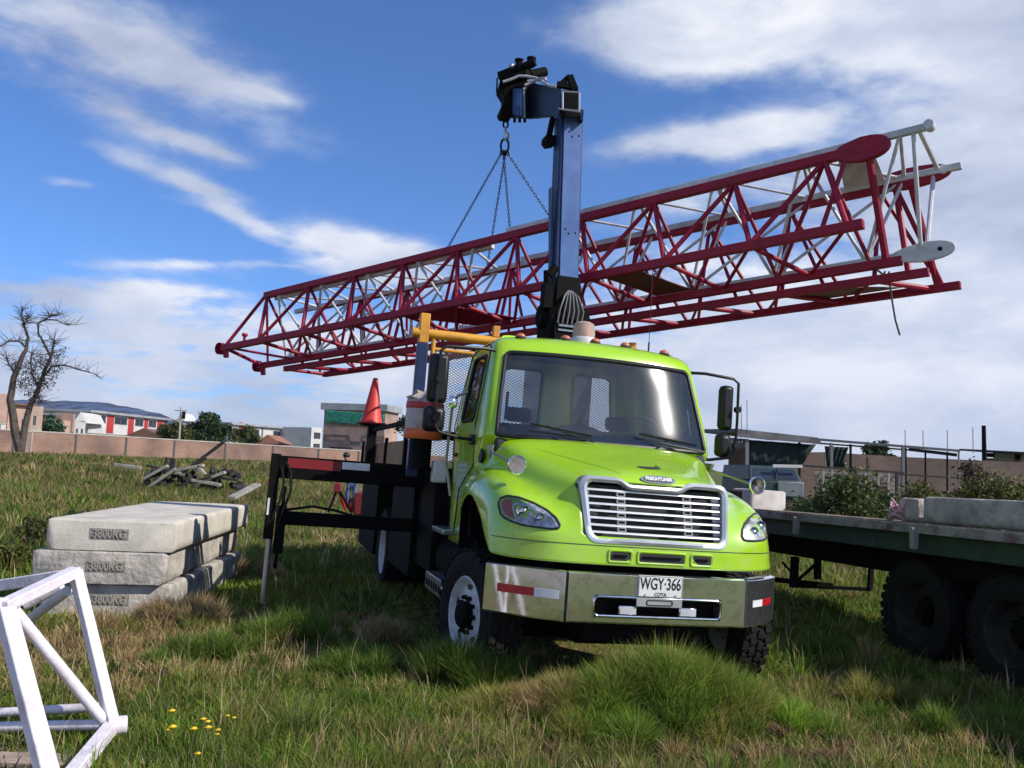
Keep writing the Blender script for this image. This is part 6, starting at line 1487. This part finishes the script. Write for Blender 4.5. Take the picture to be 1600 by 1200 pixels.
# bushes by the pen
for k, (u, v, Y, w, h, n, cols, lab) in enumerate(((1290, 806, 22, 1.7, 1.15, 3200, MG, 'low green bush left of the clump behind the trailer'), (1335, 808, 21, 1.8, 1.45, 3600, MG, 'dense green bush in the middle behind the trailer deck'), (1372, 810, 22, 1.2, 1.25, 2500, DG, 'dark green bush before the pen fence right of the middle one'),
    (1425, 800, 25, 1.5, 1.55, 2600, YG, 'olive bush with yellow tips left of the long trailer block'), (1458, 800, 26, 1.8, 1.4, 2400, MG, 'greyish green bush behind the end of the long block'), (1560, 800, 27, 2.2, 2.0, 4200, YG, 'tall yellow green shrub beneath the dark wooden pole'), (1605, 800, 28, 1.8, 1.6, 2600, MG, 'green shrub at the right edge of the photo'), (1515, 790, 28, 1.2, 2.0, 2200, [(.09, .06, .045), (.06, .05, .035), (.12, .08, .05)], 'brown dry shrub left of the yellow green one'), (1248, 800, 24, 1.3, .95, 1600, MG, 'small ragged bush in front of the green van'))):
    g = at(u, v, Y); g.z = min(g.z, float(gh(g.x, g.y))) ; top = at(u, v, Y); hh = h + max(0, .0)
    bush('shrub', V(g.x, g.y, float(gh(g.x, g.y))), w * 1.45, h * 1.8, w * .9, int(n * 3.2), .06, cols, lab, group='bushes behind the trailer', seed=20 + k)
for k, (u, v, Y, w, h, cols, lab) in enumerate(((40, 800, 15, 2.6, .75, [(.07, .09, .02), (.10, .09, .03), (.05, .06, .02)], 'dark weedy bush left of the blocks'), (130, 778, 18, 2.2, .7, DG, 'dark green weedy bush behind the left end of the blocks'), (330, 785, 19, 1.6, .75, [(.06, .07, .03), (.09, .08, .05), (.04, .05, .03)], 'greyish weed bush behind the right end of the blocks'), (215, 775, 20, 1.8, .6, MG, 'low green weed clump behind the middle of the blocks'), (10, 850, 11.5, 1.6, .6, YG, 'yellowish weed clump at the left edge'), (280, 773, 21, 1.0, .5, DG, 'small dark weed clump behind the blocks near the scrap heap'))):
    g = at(u, v, Y); bush('weed_bush', V(g.x, g.y, float(gh(g.x, g.y)) - .05), w, h, w * .7, 2600, .035, cols, lab, group='weeds around the blocks', seed=40 + k)
# ------------------------------------------------------------------ grass
def vnoise(x, y, s, seed=0):
    xi = np.floor(x * s).astype(int); yi = np.floor(y * s).astype(int); fx = x * s - xi; fy = y * s - yi
    def h(a, b): 
        n = (a * 374761393 + b * 668265263 + seed * 974634777) & 0x7fffffff; n = ((n ^ (n >> 13)) * 1274126177) & 0x7fffffff; return ((n ^ (n >> 16)) & 0xffff) / 65535.0
    u = fx * fx * (3 - 2 * fx); v = fy * fy * (3 - 2 * fy)
    return (h(xi, yi) * (1 - u) + h(xi + 1, yi) * u) * (1 - v) + (h(xi, yi + 1) * (1 - u) + h(xi + 1, yi + 1) * u) * v
def fbm(x, y, s, seed=0): return .5 * vnoise(x, y, s, seed) + .3 * vnoise(x, y, s * 2.1, seed + 1) + .2 * vnoise(x, y, s * 4.3, seed + 2)
def blades(name, x, y, z0, hgt, wid, lean, cols, rs, material=None, az=None):
    n = len(x); az = rs.rand(n) * 2 * np.pi if az is None else az; fa = rs.rand(n) * np.pi
    dx, dy = np.cos(az) * lean, np.sin(az) * lean; wx, wy = np.cos(fa) * wid / 2, np.sin(fa) * wid / 2
    b = np.stack([x, y, z0 - .01], 1); w = np.stack([wx, wy, np.zeros(n)], 1)
    m = b + np.stack([dx * .30, dy * .30, hgt * .55], 1); t = b + np.stack([dx, dy, hgt * (1 - .15 * np.minimum(1, lean / np.maximum(hgt, 1e-3)))], 1)
    V_ = np.stack([b - w, b + w, m + w * .75, m - w * .75, t], 1).reshape(-1, 3)
    i = np.arange(n) * 5; F = np.stack([i, i + 1, i + 2, i, i + 2, i + 3, i + 3, i + 2, i + 4], 1).reshape(-1)
    c = np.repeat(cols * np.array([1.22, 1.18, 1.1]), 5, 0)
    return mesh_np(name, V_, F, 3, material or GRASSM, c)
def palette(x, y, rs, n):
    green = np.array([.11, .205, .022]); lime = np.array([.22, .29, .04]); dark = np.array([.055, .11, .016]); straw = np.array([.45, .33, .17]); tan = np.array([.30, .19, .11]); olive = np.array([.19, .175, .05])
    d = fbm(x, y, .55, 3); g = fbm(x, y, 1.1, 9)
    # dry belts: round the blocks, bottom left, some towards the right and the far field
    dry = .14 + 1.0 * np.exp(-(((x + 3.0) / 1.3) ** 2 + ((y - 7.6) / 1.2) ** 2)) + .5 * np.exp(-(((x + 1.9) / .8) ** 2 + ((y - 4.0) / .6) ** 2)) + .35 * np.exp(-(((x + .5) / .5) ** 2 + ((y - 4.6) / .5) ** 2)) + .25 * smooth(12, 28, y) + .22 * np.exp(-(((x - 2.2) / .8) ** 2 + ((y - 6.2) / .8) ** 2))
    dry += .35 * np.exp(-(((x - .1) / .5) ** 2 + ((y - 5.6) / .35) ** 2))
    dry = np.clip(dry + (d - .5) * .9, .03, .92)
    r = rs.rand(n); k = rs.rand(n)
    c = np.where((r < dry)[:, None], np.where((k < .55)[:, None], straw, tan), np.where((k < .25)[:, None], lime, np.where((k < .62)[:, None], green, np.where((k < .85)[:, None], olive, dark))))
    sh = (.7 + .6 * g)[:, None] * (.8 + .4 * rs.rand(n))[:, None]
    return c * sh, dry
def field(n, rmin, rmax, seed, name, amin=-41, amax=41, label=None, hs=1.0, ws=1.0):
    rs = np.random.RandomState(seed)
    a = np.radians(rs.uniform(amin, amax, n)); r = np.exp(rs.uniform(np.log(rmin), np.log(rmax), n))
    # tufts: pull the blades towards tuft centres
    cx = np.sin(a) * r; cy = np.cos(a) * r; k = .10 * (r / 5) ** .6
    jx = np.round(cx / k + vnoise(cx, cy, 3, 5)) * k; jy = np.round(cy / k + vnoise(cx, cy, 3, 6)) * k; pull = rs.rand(n) * .65
    x = cx + (jx - cx) * pull; y = cy + (jy - cy) * pull
    cols, dry = palette(x, y, rs, n)
    tall = fbm(x, y, .8, 21); h = (.04 + .12 * tall ** 2 + .05 * rs.rand(n)) * (1 + .25 * smooth(10, 30, r)) * hs
    h *= 1 + .5 * smooth(14, 26, y) * smooth(-3, -9, x) * 1.6
    under = np.exp(-(((x + .0) / 1.6) ** 4 + ((y - 9.5) / 2.8) ** 4)); h *= 1 - .6 * under
    h *= 1 - .85 * np.exp(-(((x + 2.8) / .75) ** 4 + ((y - 4.35) / .6) ** 4))
    inb = (np.abs((x - BX - .5) * math.cos(BW) + (y - BY) * math.sin(BW)) < .75) & (((y - BY) * math.cos(BW) - (x - BX) * math.sin(BW)) > -.12) & (((y - BY) * math.cos(BW) - (x - BX) * math.sin(BW)) < 3.6)
    h = np.where(inb, .04, h)
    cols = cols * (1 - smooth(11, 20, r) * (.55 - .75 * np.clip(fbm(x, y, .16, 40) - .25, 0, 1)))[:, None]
    wid = (.0042 + .0028 * rs.rand(n)) * np.maximum(1, r / 4.6) ** .95 * ws
    lean = h * (.25 + .9 * rs.rand(n) ** 2)
    z = gh(x, y)
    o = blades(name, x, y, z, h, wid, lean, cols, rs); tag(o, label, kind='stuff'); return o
field(210000, 2.3, 15, 1, 'grass', label='mixed green and dry grass of the yard')
field(150000, 13, 75, 2, 'far_grass', label='rough tall grass of the field further away', hs=1.4, ws=1.0)
def clumps(cx, cy, R, H, nb, pal_i, rs, pals):
    K = len(cx); n = K * nb; c = np.repeat(np.arange(K), nb); a = rs.rand(n) * 2 * np.pi; q = rs.rand(n) ** .6
    x = cx[c] + np.cos(a) * q * R[c]; y = cy[c] + np.sin(a) * q * R[c]
    h = H[c] * (1.05 - .45 * q) * (.55 + .45 * rs.rand(n)); az = a + rs.normal(size=n) * .7; lean = h * (.15 + .95 * q * rs.rand(n) + .12 * rs.rand(n))
    P3 = pals[pal_i[c]]; ci = rs.randint(0, P3.shape[1], n); col = P3[np.arange(n), ci] * (.7 + .55 * rs.rand(n))[:, None] * (.8 + .4 * rs.rand(K))[c][:, None]
    return x, y, h, lean, az, col
PALS = np.array([[[.12, .22, .025], [.17, .27, .035], [.07, .14, .018], [.24, .29, .06]], [[.22, .22, .05], [.17, .18, .04], [.30, .26, .10], [.13, .15, .03]], [[.42, .31, .16], [.32, .22, .12], [.50, .38, .22], [.24, .20, .07]], [[.06, .10, .018], [.09, .14, .025], [.05, .08, .02], [.12, .15, .03]]])
def clump_field(K, nb, rmin, rmax, seed, name, label, hs=1.0):
    rs = np.random.RandomState(seed); a = np.radians(rs.uniform(-41, 41, K)); r = np.exp(rs.uniform(np.log(rmin), np.log(rmax), K)); cx = np.sin(a) * r; cy = np.cos(a) * r
    _, dry = palette(cx, cy, rs, K); u = rs.rand(K); pi_ = np.where(u < dry * .8, 2, np.where(rs.rand(K) < .45, 0, np.where(rs.rand(K) < .5, 1, 3)))
    keep = ~((np.abs(cx) < 1.4) & (cy > 7.8) & (cy < 12)) & ~((cx < -2.2) & (cx > -4.2) & (cy < 5.6) & (cy > 3.6)) & ~((cx < -3.1) & (cx > -5.2) & (cy > 8.6) & (cy < 12.8))
    cx, cy, pi_, r = cx[keep], cy[keep], pi_[keep], r[keep]; K = len(cx)
    zone = fbm(cx, cy, .6, 77); R = (.06 + .10 * rs.rand(K)) * (r / 5) ** .5; H = (.09 + .10 * rs.rand(K) + .34 * np.clip(zone - .42, 0, 1) * 2 * rs.rand(K)) * hs * (1 + .5 * smooth(14, 30, r))
    x, y, h, lean, az, col = clumps(cx, cy, R, H, nb, pi_, rs, PALS); rr_ = np.repeat(r, nb)
    o = blades(name, x, y, gh(x, y), h, (.004 + .003 * rs.rand(len(x))) * np.maximum(1, rr_ / 4.8), lean, col, rs, az=az); return tag(o, label, kind='stuff')
clump_field(3000, 64, 2.4, 15, 11, 'grass_tufts', 'loose tufts of green and straw coloured grass over the yard')
clump_field(2600, 26, 13, 70, 12, 'far_grass_tufts', 'rough tufts of grass further out in the field', 1.7)
rs = np.random.RandomState(31); K = 520; a = np.radians(rs.uniform(-41, 41, K)); r = np.exp(rs.uniform(np.log(2.5), np.log(16), K)); cx = np.sin(a) * r; cy = np.cos(a) * r
kp = (fbm(cx, cy, .9, 55) > .42) & ~((np.abs(cx) < 1.3) & (cy > 7.9) & (cy < 12)) & ~((cx < -3.1) & (cx > -5.2) & (cy > 8.6) & (cy < 12.8)); cx, cy, r = cx[kp], cy[kp], r[kp]; K = len(cx)
WP = np.array([[[.05, .10, .025], [.07, .12, .03], [.04, .08, .02], [.10, .13, .04]], [[.20, .12, .07], [.14, .09, .05], [.26, .18, .11], [.10, .07, .04]]])
x, y, h, lean, az, col = clumps(cx, cy, .03 + .05 * rs.rand(K), .09 + .10 * rs.rand(K), 22, (rs.rand(K) < .35).astype(int), rs, WP)
o = blades('weeds', x, y, gh(x, y), h, (.014 + .016 * rs.rand(len(x))) * np.repeat(np.maximum(1, r / 9), 22), lean * 1.8, col, rs, az=az); tag(o, 'broad leaved green and brown weeds among the grass', kind='stuff')
n = 2600; a = np.radians(rs.uniform(-41, 41, n)); r = np.exp(rs.uniform(np.log(2.6), np.log(22), n)); x = np.sin(a) * r; y = np.cos(a) * r; kp = ~((np.abs(x) < 1.3) & (y > 7.2) & (y < 12)) & ~((x < -3.1) & (x > -5.2) & (y > 8.6) & (y < 12.8)) & ~((x > .3) & (x < 2.2) & (y > 5.6) & (y < 7)); x, y, r = x[kp], y[kp], r[kp]; n = len(x)
h = .16 + .22 * rs.rand(n); o = blades('dry_stalks', x, y, gh(x, y), h, (.0028 + .002 * rs.rand(n)) * np.maximum(1, r / 4.5), h * (.1 + .5 * rs.rand(n)), np.array([[.50, .40, .24], [.38, .28, .16], [.56, .48, .30]])[rs.randint(0, 3, n)], rs); tag(o, 'thin dry seed stalks standing above the grass', kind='stuff')
# big tussock in front of the bumper
rs = np.random.RandomState(5)
cen = [(rs.normal() * .44 + 1.18, rs.normal() * .15 + 6.33) for _ in range(46)] + [(rs.normal() * .18 + .30, rs.normal() * .10 + 6.35) for _ in range(12)] + [(rs.normal() * .3 + 1.0, rs.normal() * .06 + 6.0) for _ in range(12)]
cx = np.array([c[0] for c in cen]); cy = np.array([c[1] for c in cen]); K = len(cx); q = np.exp(-((cx - 1.2) / .66) ** 2 - ((cy - 6.33) / .32) ** 2)
pi_ = np.where(cx < .55, 1, np.where(rs.rand(K) < .62, 0, np.where(rs.rand(K) < .7, 1, 3))); pi_[46:58] = np.where(rs.rand(12) < .5, 1, 2)
x, y, h, lean, az, col = clumps(cx, cy, .10 + .08 * rs.rand(K), (.22 + .20 * q) * (.85 + .3 * rs.rand(K)), 620, pi_, rs, PALS * 1.35); lean = lean * 1.15
lo = V(1.05, 6.33, float(gh(1.05, 6.33)) - .2)
o = blades('grass_tussock', x - lo.x, y - lo.y, gh(x, y) - lo.z, h, .0045 + .003 * rs.rand(len(x)), lean, col, rs, az=az)
o.location = lo; tag(o, 'thick tussock of long bright green grass right before the bumper', 'grass tussock')
# smaller tussocks, tall seed stalks
def tuft(cx0, cy0, sx, sy, n, h0, pal, label, seed, nm='grass_tussock'):
    rs = np.random.RandomState(seed); K = 9; cx = cx0 + rs.normal(size=K) * sx * .8; cy = cy0 + rs.normal(size=K) * sy * .8; r = math.hypot(cx0, cy0)
    q = np.exp(-((cx - cx0) / sx / 1.6) ** 2 - ((cy - cy0) / sy / 1.6) ** 2)
    x, y, h, lean, az, col = clumps(cx, cy, .06 + .06 * rs.rand(K), h0 * 1.45 * (.6 + .5 * q), int(n * 1.3) // K, np.zeros(K, dtype=int), rs, np.array([(pal * 4)[:4]]) * 1.2)
    lo = V(cx0, cy0, float(gh(cx0, cy0))); o = blades(nm, x - cx0, y - cy0, gh(x, y) - lo.z, h, (.004 + .003 * rs.rand(len(x))) * max(1, r / 5), lean, col, rs, az=az)
    o.location = lo; return tag(o, label, 'grass tussock', 'tussocks in the yard')
GP = [[.08, .15, .02], [.11, .18, .03], [.05, .10, .02], [.16, .19, .04]]; SP = [[.34, .26, .14], [.26, .18, .11], [.20, .17, .07], [.40, .32, .2]]; BP = [[.16, .09, .06], [.10, .06, .04], [.24, .17, .11]]
for k, (u, v, sx, sy, n, h, pal, lab) in enumerate(((450, 1005, .22, .16, 4200, .26, GP, 'bright green tussock left of the front wheel, toward the blocks'), (330, 1030, .3, .2, 3500, .20, GP, 'low green tussock right of the white frame'), (560, 1050, .2, .15, 2500, .18, GP, 'small green tussock between the flowers and the wheel'),
    (300, 975, .25, .14, 3000, .26, SP, 'straw coloured tussock beside the bottom block corner'), (380, 900, .3, .3, 2500, .26, SP, 'dry tussock behind the right flank of the stack'), (600, 1000, .16, .12, 1300, .2, SP, 'thin grey dry tuft at the edge of the truck shadow'),
    (790, 1045, .22, .14, 2600, .2, SP, 'yellowish tuft left of the big green tussock'), (1390, 1100, .35, .18, 4200, .22, [[.17, .17, .04], [.10, .14, .02], [.3, .24, .1]], 'yellow green tussock between trailer wheel and bottom edge'), (1290, 1030, .25, .2, 2600, .2, GP, 'green tuft right of the truck front tyre'), (1500, 1150, .4, .2, 4000, .2, GP, 'green tussock at the bottom right corner'),
    (742, 1072, .3, .1, 5200, .30, GP, 'green tuft at the foot of the front wheel'))):
    p = ground_at(u, v); tuft(p.x, p.y, sx, sy, n, h, pal, lab, 60 + k)
# dry brown thistle heads, bottom right
TH = []
for k, (u, v) in enumerate(((1125, 1165), (1150, 1185), (1190, 1180), (1215, 1150), (1240, 1190), (1325, 1178), (1290, 1195), (1180, 1128), (1085, 1192))):
    p = ground_at(u, v); rs = np.random.RandomState(100 + k); n = 260
    x = rs.normal(size=n) * .035; y = rs.normal(size=n) * .03; h = .03 + .06 * rs.rand(n); lo = V(p.x, p.y, p.z)
    o = blades('dry_thistle', x, y, np.full(n, 0.0) + .03 * rs.rand(n), h, .009 + .007 * rs.rand(n), h * (.5 + rs.rand(n)), np.array(BP)[rs.randint(0, 3, n)] * (.7 + .8 * rs.rand(n))[:, None], rs)
    o.location = lo; tag(o, ('dry brown thistle clump, middle one of the front row right of the big tussock', 'dry brown thistle clump just below the middle of the group', 'dry thistle clump right beside the one in the middle of the group', 'dry thistle clump in the upper right of the group', 'dry thistle clump in the lower right of the group', 'dry thistle clump farthest right, nearest the trailer', 'dry thistle clump at the bottom edge, second from the right', 'topmost dry thistle clump, standing in the big tussock edge', 'dry thistle clump farthest left at the bottom edge')[k], 'thistle', 'dry thistles in the grass')
# yellow flowers
YF_ = mat('petal_yellow', (.82, .55, .03), .6); ST_ = mat('stem_green', (.09, .12, .03), .8)
for k, (u, v, s) in enumerate(((269, 1111, 1), (270, 1136, 1.1), (303, 1139, 1), (318, 1124, .8), (325, 1128, .8), (326, 1137, 1), (341, 1141, .7), (356, 1119, .6), (366, 1122, .6), (340, 1148, .5), (262, 1141, .5), (309, 1178, .8))):
    p = at(u, v, 0) if False else None; g = ground_at(u, v + 38); f = thing('yellow_flower', g, ('large yellow flower, topmost left of the patch', 'largest yellow flower, lower left of the patch', 'yellow flower at the lower middle of the patch', 'small yellow flower, uppermost in the middle of the patch', 'yellow flower just under the uppermost middle one', 'large yellow flower right of the middle of the patch', 'small yellow flower at the lower right of the patch', 'tiny yellow flower at the upper right of the patch', 'tiny yellow flower farthest right in the patch', 'tiny yellow flower below the lower right ones', 'tiny yellow flower farthest left in the patch', 'yellow flower alone below the rest, near the bottom edge')[k], 'flower', 'yellow flowers in the grass')
    top = at(u, v, g.y); R = .024 * s
    MB().path([g, g.lerp(top, .5) + V(.004, 0, 0), top + V(0, 0, -.004)], .0016, 5).build('stem', ST_, f)
    m = MB()
    for i in range(13):
        a = 2 * math.pi * i / 13; c, s_2 = math.cos(a), math.sin(a); m.add([top + V(c * .003, s_2 * .003, .002), top + V(c * R * .7 - s_2 * R * .22, s_2 * R * .7 + c * R * .22, .006), top + V(c * R, s_2 * R, .002), top + V(c * R * .7 + s_2 * R * .22, s_2 * R * .7 - c * R * .22, .006)], [(0, 1, 2, 3)])
    m.build('petals', YF_, f); MB().ball(top + V(0, 0, .002), R * .72, (1, 1, .62), 10, 6).build('flower_head', YF_, f)
# air
hz_ = MB().box(-4500, 4500, -60, 4650, -45, 360)
hm_ = bpy.data.materials.new('haze_air'); hm_.use_nodes = True; t = hm_.node_tree; t.nodes.clear()
o_ = N(t, 'ShaderNodeOutputMaterial'); pv = N(t, 'ShaderNodeVolumePrincipled'); pv.inputs['Color'].default_value = (.62, .74, 1.0, 1); pv.inputs['Density'].default_value = .00011; pv.inputs['Anisotropy'].default_value = .2
t.links.new(pv.outputs[0], o_.inputs['Volume'])
tag(_build(hz_, 'haze', hm_, None), 'thin bluish air over the whole field', kind='stuff')
